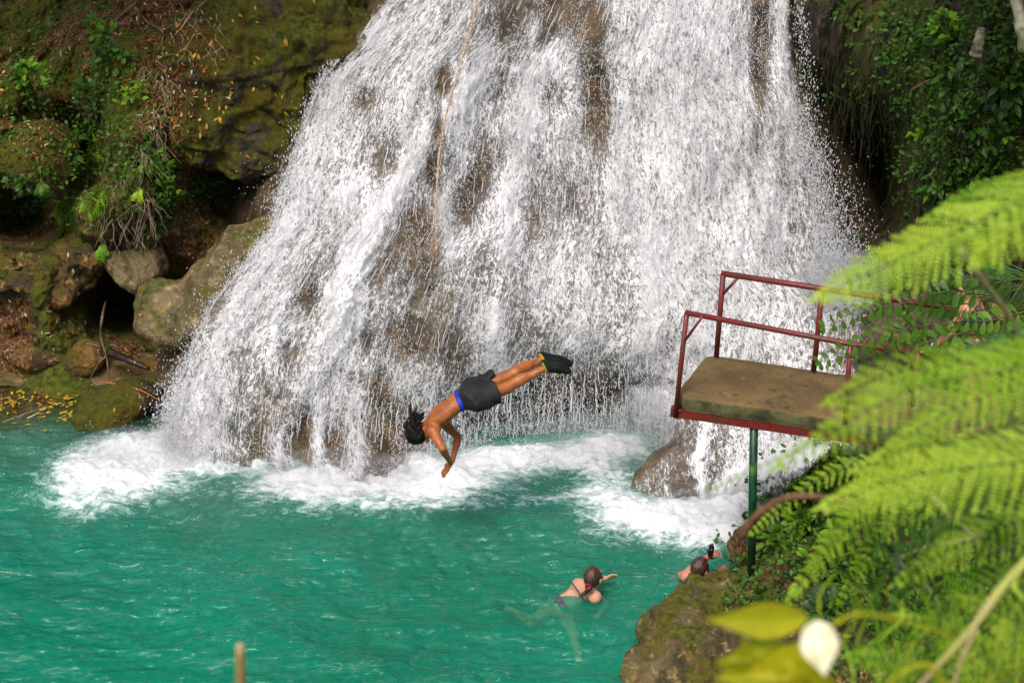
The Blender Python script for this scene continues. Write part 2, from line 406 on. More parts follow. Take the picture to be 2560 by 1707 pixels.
def density(px, py):
    d = np.full(px.shape, .52) + .05*np.clip((px-1500)/200, 0, 1)*np.clip((2000-px)/80, 0, 1)
    for x, y, rx, ry, s in GAPS: d -= s*.46*np.exp(-(((px-x)/rx)**2+((py-y)/ry)**2)*.7)
    for pts, w, s in STREAMS:
        best = np.full(px.shape, 1e9)
        for (x0, y0), (x1, y1) in zip(pts, pts[1:]):
            L = (x1-x0)**2+(y1-y0)**2; t = np.clip(((px-x0)*(x1-x0)+(py-y0)*(y1-y0))/L, 0, 1)
            best = np.minimum(best, np.hypot(px-x0-t*(x1-x0), py-y0-t*(y1-y0)))
        d += s*.34*np.exp(-(best/(w*1.3))**2)
    return d
# flow sheets
WT = NT('waterfall_water')
uv = WT.attr('flow', 'Vector'); de = WT.attr('dens')
w1 = WT.map(uv, (1.06, .46, 1))
dist = WT.noise(w1, 5.0, 4, .6, 0, 1)
wv = WT.n('VectorMath', {0: w1, 1: WT.n('VectorMath', {0: dist, 'Scale': .11}, operation='SCALE')}, operation='ADD')
f1 = WT.noise(wv, 22.0, 8, .74, .6); f2 = WT.noise(WT.map(wv, loc=(31, 7, 3)), 25.0, 5, .6, .9)
web = WT.math('SUBTRACT', 1.0, WT.math('MULTIPLY', WT.math('ABSOLUTE', WT.math('SUBTRACT', f2, .5)), 9.0), clamp=True)
big = WT.noise(WT.map(uv, (1, .30, 1), loc=(3, 9, 1)), 3.2, 5, .6, .3)
sm = WT.math('ADD', WT.math('MULTIPLY', f1, 1.3), WT.math('MULTIPLY', web, .42))
sm = WT.math('ADD', sm, WT.math('MULTIPLY', big, .75))
sm = WT.math('ADD', sm, WT.math('MULTIPLY', de, 1.0))
alpha = WT.rng(sm, 1.66, 1.86)
colr = WT.mix(WT.rng(sm, 1.7, 2.1), (.66, .65, .66), (.88, .88, .90))
hb = WT.bump(WT.math('ADD', f1, WT.math('MULTIPLY', web, .12)), .5, .035)
veil = WT.math('MULTIPLY', WT.rng(WT.math('ADD', WT.math('ADD', de, WT.math('MULTIPLY', big, .9)), WT.math('MULTIPLY', f1, .5)), .8, 1.5), .40)
alpha = WT.math('MAXIMUM', alpha, veil)
fb = WT.bsdf(color=colr, rough=.4, normal=hb, spec=.4, alpha=alpha)
WT.surf(fb)
M['fall'] = WT.mat
NR, NC = 520, 560
tt = np.linspace(0, 1, NR)[:, None]*np.ones((1, NC)); ss = np.linspace(0, 1, NC)[None]*np.ones((NR, 1))
basey = lerp_curve([(0, 1135), (.12, 1165), (.25, 1195), (.4, 1185), (.55, 1145), (.68, 1125), (.8, 1160), (.9, 1160), (1, 1150)])
def sheet(off, amp, seed, dshift, name, mesh_seed):
    py = -280+(basey(ss)+40+280)*tt
    s2 = ss*1.03-.015
    px = Ledge(py)+(Redge(py)-Ledge(py))*s2
    px = px + fbm(np.stack([ss*0+seed, py*.012, ss*2], -1), 3, seed)*10
    a = ss*7.5; b = tt*6.6
    y = fall_Y(px, py)
    P0 = at_arr(px, py, y)
    lump = fbm(P0*V(1.6, 1.0, .9), 5, 3)*.11 + fbm(P0*V(4.5, 2, 2.2), 3, 8)*.03
    n2 = fbm(np.stack([a*3.2, b*1.1, a*0+seed], -1), 4, seed+2)*amp + fbm(np.stack([a*11, b*4, a*0+seed], -1), 3, seed+4)*amp*.45
    dn = density(px, py)
    thick = .03+.09*np.clip(dn-.3, 0, 1)
    P = at_arr(px, py, y+lump-off-thick-np.abs(n2))
    # free-falling curtain at the foot: do not follow the recess of the rock
    e = np.minimum(ss, 1-ss)
    dd = dn + dshift - .40*np.exp(-(e/.02)) - .5*np.exp(-(e/.005)) - .35*np.clip(1-np.abs(tt-1.0)/.05, 0, 1)
    dd -= .16*np.clip((ss-.90)/.08, 0, 1)*np.clip((py-150)/150, 0, 1)*np.clip((720-py)/80, 0, 1)
    o = mesh_np(name, P.reshape(-1, 3), grid_faces(NR, NC), M['fall'])
    attr(o, 'dens', dd); attr2(o, 'flow', np.stack([a+seed*3.3, b, a*0+seed], -1).reshape(-1, 3))
    tag(o, kind='structure'); return o
sheet(.02, .03, 1, .0, 'waterfall', 1)
sheet(.12, .06, 5, -.26, 'waterfall', 2)

# droplets torn off the fall: small tumbling beads of white water
M['drop'] = plain('white_droplets', (.70, .71, .73), .2, .6, .05)
OCT_V = np.array([(1, 0, 0), (-1, 0, 0), (0, 1, 0), (0, -1, 0), (0, 0, 1), (0, 0, -1)], float)
OCT_F = np.array([(0, 2, 4), (2, 1, 4), (1, 3, 4), (3, 0, 4), (2, 0, 5), (1, 2, 5), (3, 1, 5), (0, 3, 5)])
def beads(name, P, r, stretch, vel=None, kind='stuff'):
    n = len(P)
    sc3 = np.stack([r, r, r*stretch], -1)
    ang = rng.uniform(0, 6.28, n); ca, sa = np.cos(ang), np.sin(ang)
    v = OCT_V[None]*sc3[:, None]
    x = v[..., 0]*ca[:, None]-v[..., 1]*sa[:, None]; y = v[..., 0]*sa[:, None]+v[..., 1]*ca[:, None]; z = v[..., 2]
    if vel is None: vel = rng.normal(0, .25, (n, 2))
    x = x+z*vel[:, :1]; y = y+z*vel[:, 1:]
    Vv = np.stack([x, y, z], -1)+P[:, None]
    F = OCT_F[None]+np.arange(n)[:, None, None]*6
    o = mesh_np(name, Vv.reshape(-1, 3), F.reshape(-1, 3), M['drop']); tag(o, kind=kind); return o
n = 120000
py = rng.uniform(-60, 1180, n); s = rng.uniform(0, 1, n)**1.0
px = Ledge(py)+(Redge(py)-Ledge(py))*s + rng.normal(0, 10, n)
w = fbm(np.stack([px*.02, py*.008, px*0], -1), 4, 77)
dn = density(px, py)
keep = rng.uniform(0, 1, n) < np.clip(.35+.9*w, .04, 1)
px, py, dn = px[keep], py[keep], dn[keep]
yy = fall_Y(px, py)-rng.uniform(.1, .34, len(px))
beads('waterfall_spray', at_arr(px, py, yy), rng.uniform(.0018, .0048, len(px)), rng.uniform(1.2, 4.0, len(px)))
# free falling threads and beads in front of the dark recess at the foot and off the two edges
P = []
def spray_region(n, fpx, fpy, yoff):
    a = fpx(n); b = fpy(n); P.append(at_arr(a, b, fall_Y(a, b)-yoff))
def soft_foot(n):
    a = rng.normal(1400, 160, n); return a
_a = []
spray_region(11000, lambda n: np.clip(rng.normal(1400, 150, n), 1000, 1690), lambda n: 1135-rng.exponential(75, n)**1.0, .35)
def edge(n, curve, spread, side, y0, y1):
    b = rng.uniform(y0, y1, n); a = curve(b)+side*rng.exponential(spread, n); P.append(at_arr(a, b, fall_Y(a, b)-rng.uniform(.1, .4, n)))
edge(3500, Ledge, 9, -1, 150, 1120); edge(900, Ledge, 26, -1, 380, 1100)
def edge2(n):
    b = 260+440*rng.beta(1.6, 1.2, n); a = Redge(b)-48+np.abs(rng.normal(0, 1, n))*(26+44*np.clip((b-220)/480, 0, 1)); P.append(at_arr(a, b, fall_Y(a, b)-rng.uniform(.1, .5, n)))
edge2(6500); edge(3000, lambda q: Redge(q)-30, 20, 1, 560, 760)
b = rng.uniform(-40, 420, 1000); a = 2000+rng.normal(0, 1, 1000)*(9+b*.04)+b*.06; P.append(at_arr(a, b, fall_Y(a, b)-.5))
b = rng.normal(700, 36, 5000); a = rng.normal(2095, 42, 5000)+(b-700)*.3; P.append(at_arr(a, b, fall_Y(a, b)-rng.uniform(.1, .5, 5000)))
b = rng.normal(1010, 60, 2000); a = Ledge(b)+18-np.abs(rng.normal(0, 34, 2000)); P.append(at_arr(a, b, fall_Y(a, b)-.3))
P = np.concatenate(P)
beads('falling_spray', P, rng.uniform(.0018, .005, len(P))*rng.choice([1, 1, 1.5], len(P)), rng.uniform(1.2, 4.0, len(P)))
# hair-thin falling threads at the foot
tb = MB()
for i in range(420):
    x0 = rnd.choice([rnd.uniform(560, 1680), rnd.gauss(1400, 150)]); y0 = 1100-abs(rnd.gauss(0, 110)); L = rnd.uniform(15, 90)
    Yv = float(fall_Y(x0, y0))-.3; pts = []
    for k in range(6):
        q = at(x0-(k*L/5)*(.10 if x0 < 1000 else .02)+rnd.uniform(-3, 3), min(y0+k*L/5, 1190), Yv-.02*k); pts.append(q)
    tb.tube(pts, [rnd.uniform(.0015, .005) for _ in pts], 4, False)
for i in range(2600):      # thin threads racing down the face
    s0 = rnd.random(); y0 = rnd.uniform(-40, 1080); x0 = float(Ledge(y0)+(Redge(y0)-Ledge(y0))*s0)
    if rnd.random() > .25+.75*float(density(np.array([x0]), np.array([y0]))[0]): continue
    L = rnd.uniform(14, 60); pts = []; j0 = rnd.uniform(.10, .2)
    for k in range(5):
        yy_ = y0+L*k/4; xx_ = float(Ledge(yy_)+(Redge(yy_)-Ledge(yy_))*s0)+rnd.uniform(-2, 2); pts.append(at(xx_, yy_, float(fall_Y(xx_, yy_))-j0))
    r0_ = rnd.uniform(.0014, .0042); tb.tube(pts, [r0_*.5, r0_, r0_*1.2, r0_, r0_*.5], 4, False)
tag(tb.build('falling_threads', M['drop']), kind='stuff')

# ================================================================ POOL
xs = np.linspace(-8.5, 6.5, 760); ys = np.linspace(11.0, 21.6, 560)
X, Yg = np.meshgrid(xs, ys)
Pp = np.stack([X, Yg, 0*X], -1)
ppx, ppy = pix_arr(Pp)
FOAM = [(300, 1185, 150, 62, 1.15), (420, 1120, 120, 46, 1.1), (200, 1200, 90, 60, .4), (250, 1270, 110, 30, .4), (540, 1160, 110, 26, .9), (640, 1160, 60, 20, .5), (780, 1215, 170, 42, 1.15), (950, 1205, 150, 45, .95), (1120, 1190, 130, 48, .9), (860, 1260, 160, 30, .35), (1250, 1160, 110, 40, .8),
        (1390, 1140, 120, 36, .95), (1560, 1115, 110, 34, 1.0), (1500, 1190, 80, 40, .75), (1400, 1245, 120, 24, .55), (1100, 1255, 160, 26, .35), (1520, 1260, 90, 36, .55), (1680, 1285, 130, 48, 1.1), (1790, 1330, 90, 50, 1.0), (1840, 1240, 60, 70, 1.0), (1600, 1310, 130, 34, .5), (1900, 1160, 110, 60, 1.1), (1770, 1200, 120, 30, .6), (1560, 1340, 170, 30, .25),
        (120, 1230, 100, 30, .25), (700, 1290, 300, 40, .12), (1000, 1700, 10, 10, 0)]
foam = np.zeros(X.shape)
wx = fbm(np.stack([X*1.4, Yg*1.4, X*0], -1), 4, 40)*28; wy = fbm(np.stack([X*1.4, Yg*1.4, X*0+9], -1), 4, 41)*16
for x, y, rx, ry, st in FOAM: foam += st*np.exp(-(((ppx+wx-x)/rx)**2+((ppy+wy-y)/ry)**2)*1.0)
foam = np.minimum(foam, 1.35)
# smooth calm water on the left shelf
calm = np.clip((1100-ppy)/80, 0, 1)*np.clip((430-ppx)/80, 0, 1)
wob = fbm(np.stack([X*.9+Yg*.5, Yg*1.5, X*0], -1), 4, 50)*.05 + (ridge(np.stack([X*2.0+Yg*.9, Yg*3.6-X*.5, X*0], -1), 3, 60)-.8)*.020 + fbm(np.stack([X*6, Yg*9, X*0], -1), 3, 65)*.006
Z = wob*(1-.85*calm) + np.clip(foam, 0, 1.2)*(.04+.05*np.abs(fbm(np.stack([X*3.2, Yg*3.2, X*0], -1), 5, 70))) + np.clip(foam-.5, 0, 1)*fbm(np.stack([X*16, Yg*16, X*0], -1), 3, 71)*.02
PT = NT('pool_water')
g = PT.pos(); fo = PT.attr('foam'); sh = PT.attr('shallow')
ns = PT.noise(PT.map(g, (1, 1.5, 1)), 7.0, 8, .68, 1.0)
ns2 = PT.noise(PT.map(g, (1, 2.2, 1), rot=(0, 0, R(18))), 3.4, 6, .62, 1.6)
lace = PT.math('SUBTRACT', 1.0, PT.math('MULTIPLY', PT.math('ABSOLUTE', PT.math('SUBTRACT', PT.noise(PT.map(g, (1, 1.9, 1), rot=(0, 0, R(-12))), 3.6, 7, .62, 1.1), .5)), 11.0), clamp=True)
fs_ = PT.math('ADD', PT.math('MULTIPLY', fo, 1.0), PT.math('MULTIPLY', PT.math('SUBTRACT', ns, .5), 2.0))
fs_ = PT.math('ADD', fs_, PT.math('MULTIPLY', PT.math('MULTIPLY', lace, fo), .35))
fmask = PT.rng(fs_, .20, 1.18)
lmask = PT.math('MULTIPLY', PT.math('MULTIPLY', PT.math('POWER', lace, 3.0), PT.rng(ns2, .42, .62)), .11)
fm = PT.math('MAXIMUM', fmask, lmask, clamp=True)
teal = PT.mix(PT.rng(PT.noise(g, .5, 3, .5), .35, .65), (.0, .245, .138), (.002, .30, .180))
teal = PT.mix(PT.rng(PT.math('ADD', fo, PT.math('MULTIPLY', ns2, .3)), .1, .75, 0, .55), teal, (.10, .30, .25))
teal = PT.mix(PT.math('MULTIPLY', PT.attr('aerated'), PT.rng(PT.noise(g, .9, 4, .6), .25, .7, .35, 1)), teal, (.085, .27, .215))
teal = PT.mix(sh, teal, (.050, .048, .016))
hgt = PT.math('ADD', PT.noise(PT.map(g, (1, 2.6, 1), rot=(0, 0, R(12))), 2.6, 4, .5, 1.5), PT.math('MULTIPLY', PT.noise(PT.map(g, (1, 2.4, 1), rot=(0, 0, R(14))), 7.0, 4, .5, 1.2), .22)); hgt = PT.math('ADD', hgt, PT.math('MULTIPLY', PT.noise(PT.map(g, (1, 2.0, 1), rot=(0, 0, R(-10))), 18, 3, .5, .6), .035))
bm = PT.bump(hgt, PT.math('SUBTRACT', .7, PT.math('MULTIPLY', sh, .6)), .075)
dif = PT.n('BsdfDiffuse', {'Color': teal, 'Normal': bm})
clear = PT.n('BsdfTransparent', {'Color': PT.mix(sh, (.60, .97, .86), (.92, .95, .80))})
body = PT.n('MixShader', {0: PT.math('ADD', .50, PT.math('MULTIPLY', sh, .28)), 1: dif, 2: clear})
gl = PT.n('BsdfGlossy', {'Color': (1, 1, 1), 'Roughness': .07, 'Normal': bm})
fr = PT.n('Fresnel', {'IOR': 1.33, 'Normal': bm})
wet = PT.n('MixShader', {0: PT.math('MULTIPLY', fr, .85, clamp=True), 1: body, 2: gl})
foamc = PT.n('BsdfDiffuse', {'Color': PT.mix(fmask, (.34, .62, .56), (.84, .86, .88)), 'Normal': PT.bump(ns, .5, .06)})
PT.surf(PT.n('MixShader', {0: fm, 1: wet, 2: foamc}))
M['pool'] = PT.mat
Pp[..., 2] = Z
o = mesh_np('pool_water', Pp.reshape(-1, 3), grid_faces(len(ys), len(xs))[:, ::-1], M['pool'])
attr(o, 'foam', foam)
attr(o, 'aerated', .75*np.exp(-np.clip(ppy-1210, 0, 2000)/190.))
shal = np.clip((1125+25*wx/28-ppy)/90, 0, 1)*np.clip((520-ppx)/120, 0, 1)
attr(o, 'shallow', shal); tag(o, kind='structure')
# murk under the surface: silt sheets thicken with depth, over the pool bed
BT = NT('pool_bed'); BT.surf(BT.bsdf(color=(.0, .16, .10), rough=.9)); 
mb = MB(); mb.box((0, 14, -1.6), (14, 0, 0), (0, 9.5, 0), (0, 0, .05)); tag(mb.build('pool_bed', BT.mat, smooth=False), kind='structure')
for i, z in enumerate((-.20, -.36, -.55)):
    mt = NT('silty_water')
    mt.surf(mt.n('MixShader', {0: .50, 1: mt.n('BsdfDiffuse', {'Color': (.0, .235, .130, 1)}), 2: mt.n('BsdfTransparent')}))
    mb = MB(); mb.add([(-8.5, 11, z), (6.5, 11, z), (6.5, 19.2, z), (-8.5, 19.2, z)], [(0, 1, 2, 3)])
    tag(mb.build('silty_water', mt.mat), kind='structure')
# beads of splash thrown up over the foam
nb = 8000
ii = rng.choice(X.size, nb*3, p=(np.clip(foam, 0, 1.2)**2).ravel()/(np.clip(foam, 0, 1.2)**2).sum())[:nb]
Q = np.stack([X.ravel()[ii], Yg.ravel()[ii], Z.ravel()[ii]], -1)+rng.normal(0, .02, (nb, 3)); Q[:, 2] += rng.exponential(.05, nb)
beads('splash_foam', Q, rng.uniform(.002, .006, nb), rng.uniform(1, 2, nb))

mm_ = bpy.data.materials.new('mist'); mm_.use_nodes = True; nt_ = mm_.node_tree; nt_.nodes.clear(); o_ = nt_.nodes.new('ShaderNodeOutputMaterial'); v_ = nt_.nodes.new('ShaderNodeVolumePrincipled')
v_.inputs['Color'].default_value = (.95, .96, 1, 1); v_.inputs['Density'].default_value = .55; nt_.links.new(v_.outputs[0], o_.inputs['Volume'])
for q, r3 in ((at(330, 1150, 19.0), (.75, .5, .30)), (at(470, 1080, 19.1), (.4, .4, .35)), (at(820, 1185, 18.5), (1.0, .4, .22)), (at(1180, 1165, 18.8), (.8, .4, .22)), (at(1500, 1110, 19.0), (.8, .4, .28)), (at(2100, 700, 19.6), (.5, .5, .35)), (at(1760, 1280, 18.0), (.6, .4, .25)), (at(1620, 1040, 19.0), (.5, .3, .35))):
    mb = MB(); nu_, nv_ = 20, 12; vs = [V(0, 0, -1)]+[V(math.sin(math.pi*j/nv_)*math.cos(6.2832*i/nu_), math.sin(math.pi*j/nv_)*math.sin(6.2832*i/nu_), -math.cos(math.pi*j/nv_)) for j in range(1, nv_) for i in range(nu_)]+[V(0, 0, 1)]
    fs = [(0, 1+(i+1) % nu_, 1+i) for i in range(nu_)]+[(1+j*nu_+i, 1+j*nu_+(i+1) % nu_, 1+(j+1)*nu_+(i+1) % nu_, 1+(j+1)*nu_+i) for j in range(nv_-2) for i in range(nu_)]+[(len(vs)-1, 1+(nv_-2)*nu_+i, 1+(nv_-2)*nu_+(i+1) % nu_) for i in range(nu_)]
    mb.add([v*V(*r3) for v in vs], fs); o = mb.build('mist', mm_); o.location = q; tag(o, kind='stuff')

# ================================================================ CLIFFS
left_Y = tps([(-350, 1150, Yz(1150, -.35)), (100, 1150, Yz(1150, -.35)), (450, 1150, Yz(1150, -.35)), (-350, 1010, Yz(1010, -.07)), (60, 1030, Yz(1030, -.1)), (250, 1010, Yz(1010, -.05)), (450, 1030, Yz(1030, -.1)),
              (-350, 935, Yz(935, .0)), (30, 935, Yz(935, .02)), (250, 930, Yz(930, .05)), (450, 930, 20.9), (-350, 860, 21.2), (0, 860, 21.1), (200, 850, 21.0), (330, 850, 21.7), (450, 850, 21.8),
              (-300, 720, 21.3), (0, 740, 21.3), (180, 720, 21.5), (290, 740, 23.0), (400, 740, 22.4), (0, 620, 21.7), (100, 640, 21.3), (200, 600, 21.5), (350, 600, 21.3), (500, 600, 21.6), (620, 560, 22.2),
              (0, 540, 23.8), (90, 540, 23.8), (200, 500, 21.3), (330, 480, 21.0), (450, 500, 21.6), (560, 500, 22.8), (680, 480, 22.9), (0, 420, 21.6), (110, 400, 21.5), (190, 385, 23.4), (280, 350, 21.3), (380, 380, 21.2), (600, 350, 22.5),
              (0, 200, 22.9), (130, 150, 22.9), (250, 150, 22.1), (350, 150, 21.9), (450, 100, 22.3), (-300, 400, 21.6), (-300, 0, 23), (0, 0, 24.2), (200, 0, 23.4), (400, 0, 22.9), (700, 0, 23.3), (900, 0, 23.2), (900, 300, 22.6), (0, -300, 25), (400, -300, 24.6), (900, -300, 24.6)])
pxg, pyg = np.meshgrid(np.linspace(-420, 980, 460), np.linspace(-420, 1180, 520))
yb = left_Y(pxg, pyg); P0 = at_arr(pxg, pyg, yb)
hi = np.clip((960-pyg)/120, .12, 1)
yb = yb + hi*(fbm(P0*1.3, 6, 21, .55)*.20 + (ridge(P0*V(2.4, 2.4, 3.0), 4, 25)-.8)*-.07 + fbm(P0*9, 3, 26)*.018)
o = mesh_np('cliff', at_arr(pxg, pyg, yb).reshape(-1, 3), grid_faces(520, 460), M['cliff_l']); tag(o, kind='structure')
def leftpt(px, py, off=.04):
    yv = float(left_Y(np.array(px), np.array(py))); return at(px, py, yv-off)

right_Y = tps([(1930, 0, 22.5), (1980, 300, 22.1), (2060, 0, 21.7), (2080, 200, 21.6), (2150, 100, 21.1), (2160, 250, 21.3), (2300, 100, 20.4), (2300, 300, 20.3), (2560, 0, 19.6), (2560, 300, 19.3), (2800, 0, 19), (2800, 500, 18.3), (2040, 400, 22.3), (2110, 330, 22.9), (2140, 400, 24.4), (2150, 500, 24.2), (2180, 330, 22.8),
               (2190, 400, 23.6), (2200, 500, 23.0), (2250, 420, 20.9), (2260, 520, 20.8), (2090, 580, 21.6), (2170, 590, 21.5), (2150, 680, 20.7), (2220, 660, 20.5), (2400, 500, 19.8), (2560, 560, 19.1), (2400, 700, 19.4), (2300, 800, 19.3), (2150, 800, 20.2), (2560, 800, 18.6), (2250, 950, 19.0), (2560, 1000, 18.0), (2800, 1000, 17.6),
               (2000, 700, 21.3), (1930, -300, 24), (2300, -300, 22.5), (2800, -300, 21)])
pxg, pyg = np.meshgrid(np.linspace(1900, 2950, 380), np.linspace(-420, 1150, 480))
yb = right_Y(pxg, pyg); P0 = at_arr(pxg, pyg, yb)
yb = yb + fbm(P0*V(1.6, 1.6, .8), 6, 31, .55)*.16 + (ridge(P0*V(3.4, 3.4, .8), 4, 35)-.8)*-.09 + fbm(P0*V(12, 12, 3), 3, 36)*.02
o = mesh_np('cliff', at_arr(pxg, pyg, yb).reshape(-1, 3), grid_faces(480, 380), M['cliff_r']); tag(o, kind='structure')
def rightpt(px, py, off=.04):
    yv = float(right_Y(np.array(px), np.array(py))); return at(px, py, yv-off)

# right-hand bank in front (world height field)
edge_w = np.array([at_z(1560, 1760)[:2], at_z(1600, 1600)[:2], at_z(1700, 1460)[:2], at_z(1795, 1390)[:2], at_z(1865, 1300)[:2], at_z(1905, 1215)[:2], at_z(1990, 1140)[:2], at_z(2150, 1080)[:2]])
xs = np.linspace(.8, 8.0, 300); ys = np.linspace(9.5, 20.5, 440)
X, Yg = np.meshgrid(xs, ys)
ex = np.interp(Yg, edge_w[:, 1], edge_w[:, 0], left=edge_w[0, 0]-.1)
d = X-ex-.45
Zb = -.5+1.9*(1-np.exp(-np.clip(d+.28, -.3, 9)*.9)) + .22*np.clip(d-1.2, 0, 9)
Zb = Zb + fbm(np.stack([X*1.7, Yg*1.7, X*0], -1), 5, 81)*.17*np.clip(d+.3, 0, 1) + fbm(np.stack([X*7, Yg*7, X*0], -1), 3, 83)*.02
o = mesh_np('bank', np.stack([X, Yg, Zb], -1).reshape(-1, 3), grid_faces(440, 300)[:, ::-1], M['bank']); tag(o, kind='structure')
def bankz(x, y):
    i = int(np.clip((y-ys[0])/(ys[1]-ys[0]), 0, 439)); j = int(np.clip((x-xs[0])/(xs[1]-xs[0]), 0, 299)); return float(Zb[i, j])
def bankpt(px, py, off=.0):
    """first hit of the sight line with the bank"""
    for Yv in np.arange(12, 20.4, .04):
        p = at(px, py, Yv)
        if p[2] < bankz(p[0], p[1]): return p+V(0, 0, off)
    return at(px, py, 18.5)

# ================================================================ BOULDERS
def E(px, py, Y, r, *a): return (at(px, py, Y), r, *a)
boulder('boulder', [E(600, 200, 22.3, (1.0, .9, 1.05)), E(720, 260, 22.2, (.55, .7, .85)), E(500, 330, 21.9, (.6, .6, .55)), E(700, 60, 22.9, (.9, .8, .8)), E(640, 400, 21.9, (.5, .45, .26)), E(800, 70, 22.2, (.55, .6, .6)), E(735, 330, 21.85, (.32, .4, .34))], M['boulder_moss'],
        'huge green mossy boulder strewn with yellow leaves, overhanging left of the waterfall', 'boulder', .03, .17, 1.5, 3)
boulder('boulder', [E(640, 655, 20.75, (.50, .5, .40)), E(720, 600, 20.85, (.42, .4, .32)), E(560, 710, 20.65, (.46, .4, .36), 0, R(-15)), E(430, 790, 20.6, (.40, .38, .33)), E(520, 810, 20.45, (.42, .36, .36)), E(400, 740, 20.75, (.26, .25, .2))], M['boulder_tan'],
        'smooth tan wet boulder touching the left edge of the waterfall', 'boulder', .025, .05, 1.8, 5, .14)
boulder('boulder', [E(318, 685, 21.0, (.33, .22, .15), 0, R(48)), E(372, 655, 21.3, (.22, .25, .24))], M['boulder_tan'], 'pale green grey rock wedged above the tan boulder', 'rock', .022, .04, 2.2, 7)
boulder('boulder', [E(70, 385, 21.6, (.42, .5, .30)), E(130, 400, 21.7, (.3, .5, .28))], M['boulder_moss'], 'flat-topped mossy block at the left border among ferns', 'rock', .025, .05, 1.8, 9)
boulder('boulder', [E(20, 240, 22.1, (.25, .4, .2))], M['boulder_moss'], 'small mossy rock with a yellow leaf at the left border', 'rock', .025, .05, 1.8, 10)
boulder('boulder', [E(290, 1010, 20.1, (.36, .32, .2)), E(250, 1050, 19.9, (.3, .25, .12)), E(350, 990, 20.3, (.25, .3, .2))], M['boulder_moss'], 'low dark rock at the waterline with an orange leaf on it', 'rock', .02, .05, 2.0, 11)
boulder('boulder', [E(120, 880, 21.0, (.34, .3, .13)), E(60, 870, 21.1, (.3, .3, .1))], M['ledge'], 'orange sandstone slab above the leaf-strewn shallows', 'rock', .022, .03, 2.0, 12)
boulder('boulder', [(at_z(110, 925, -.03), (1.3, .40, .10)), (at_z(290, 930, -.04), (.5, .4, .08))], M['shelf'], 'flat wet tan rock shelf along the leaf-strewn shallows', 'rock', .022, .03, 1.5, 33)
boulder('boulder', [E(215, 890, 20.9, (.2, .2, .14)), E(190, 900, 20.95, (.16, .2, .1))], M['ledge'], 'small ochre rock beside the dark twig and log', 'rock', .02, .03, 2.0, 13)
boulder('boulder', [E(60, 690, 21.35, (.5, .35, .12)), E(200, 630, 21.45, (.28, .3, .2)), E(150, 720, 21.3, (.3, .3, .10))], M['ledge'], 'mossy ochre ledge under the left overhang', 'rock', .022, .10, 2.6, 14)
boulder('boulder', [E(1735, 1185, 18.75, (.50, .40, .38)), E(1655, 1210, 18.7, (.36, .34, .26)), E(1800, 1160, 18.9, (.3, .3, .4)), E(1745, 1090, 19.1, (.26, .3, .3))], M['splashrock'],
        'brown wet boulder with water running over it below the platform', 'boulder', .022, .05, 1.8, 15, .15)
boulder('boulder', [E(1800, 1535, 16.2, (.50, .45, .30)), E(1700, 1590, 15.8, (.42, .42, .34)), E(1830, 1700, 15.2, (.7, .5, .5)), E(1690, 1700, 15.2, (.42, .38, .42)), E(1900, 1520, 16.2, (.36, .4, .30))], M['boulder_near'],
        'large pitted mossy rock rising from the pool at the bottom right', 'boulder', .022, .09, 1.9, 17, .16)
boulder('boulder', [E(1852, 1392, 17.3, (.13, .2, .24), 0, R(30)), E(1895, 1355, 17.4, (.18, .2, .2))], M['ledge'], 'tan rock held by the bather behind the large pitted rock', 'rock', .018, .03, 2.5, 19)
boulder('boulder', [E(1960, 1200, 18.2, (.36, .3, .2), 0, R(20)), E(2040, 1170, 18.2, (.35, .3, .25))], M['boulder_moss'], 'dark slanted rock behind the green post', 'rock', .02, .04, 2.5, 20)
boulder('boulder', [E(2215, 900, 18.9, (.34, .4, .42)), E(2290, 840, 18.8, (.4, .4, .4))], M['fallrock'], 'brown rock behind the railing at the right of the waterfall', 'rock', .025, .05, 2, 21)

# ================================================================ sight-line placing on the finished rock
bpy.context.view_layer.update()
DG = bpy.context.evaluated_depsgraph_get()
WATERY = ('waterfall', 'pool_water', 'waterfall_spray', 'falling_spray', 'falling_threads', 'splash_foam', 'silty_water', 'mist')
def hit(px, py, skipwater=True):
    o = Vector((0, 0, H)); t = Vector(at(px, py, 20.0)); d = (t-o).normalized()
    for _ in range(12):
        ok, loc, nrm, fi, ob, mx = sc.ray_cast(DG, o, d)
        if not ok: return at(px, py, 21.0), V(0, -1, .2)
        if skipwater and ob.name.split('.')[0] in WATERY: o = loc+d*.01; continue
        return np.array(loc), unit(np.array(nrm))
    return np.array(loc), unit(np.array(nrm))

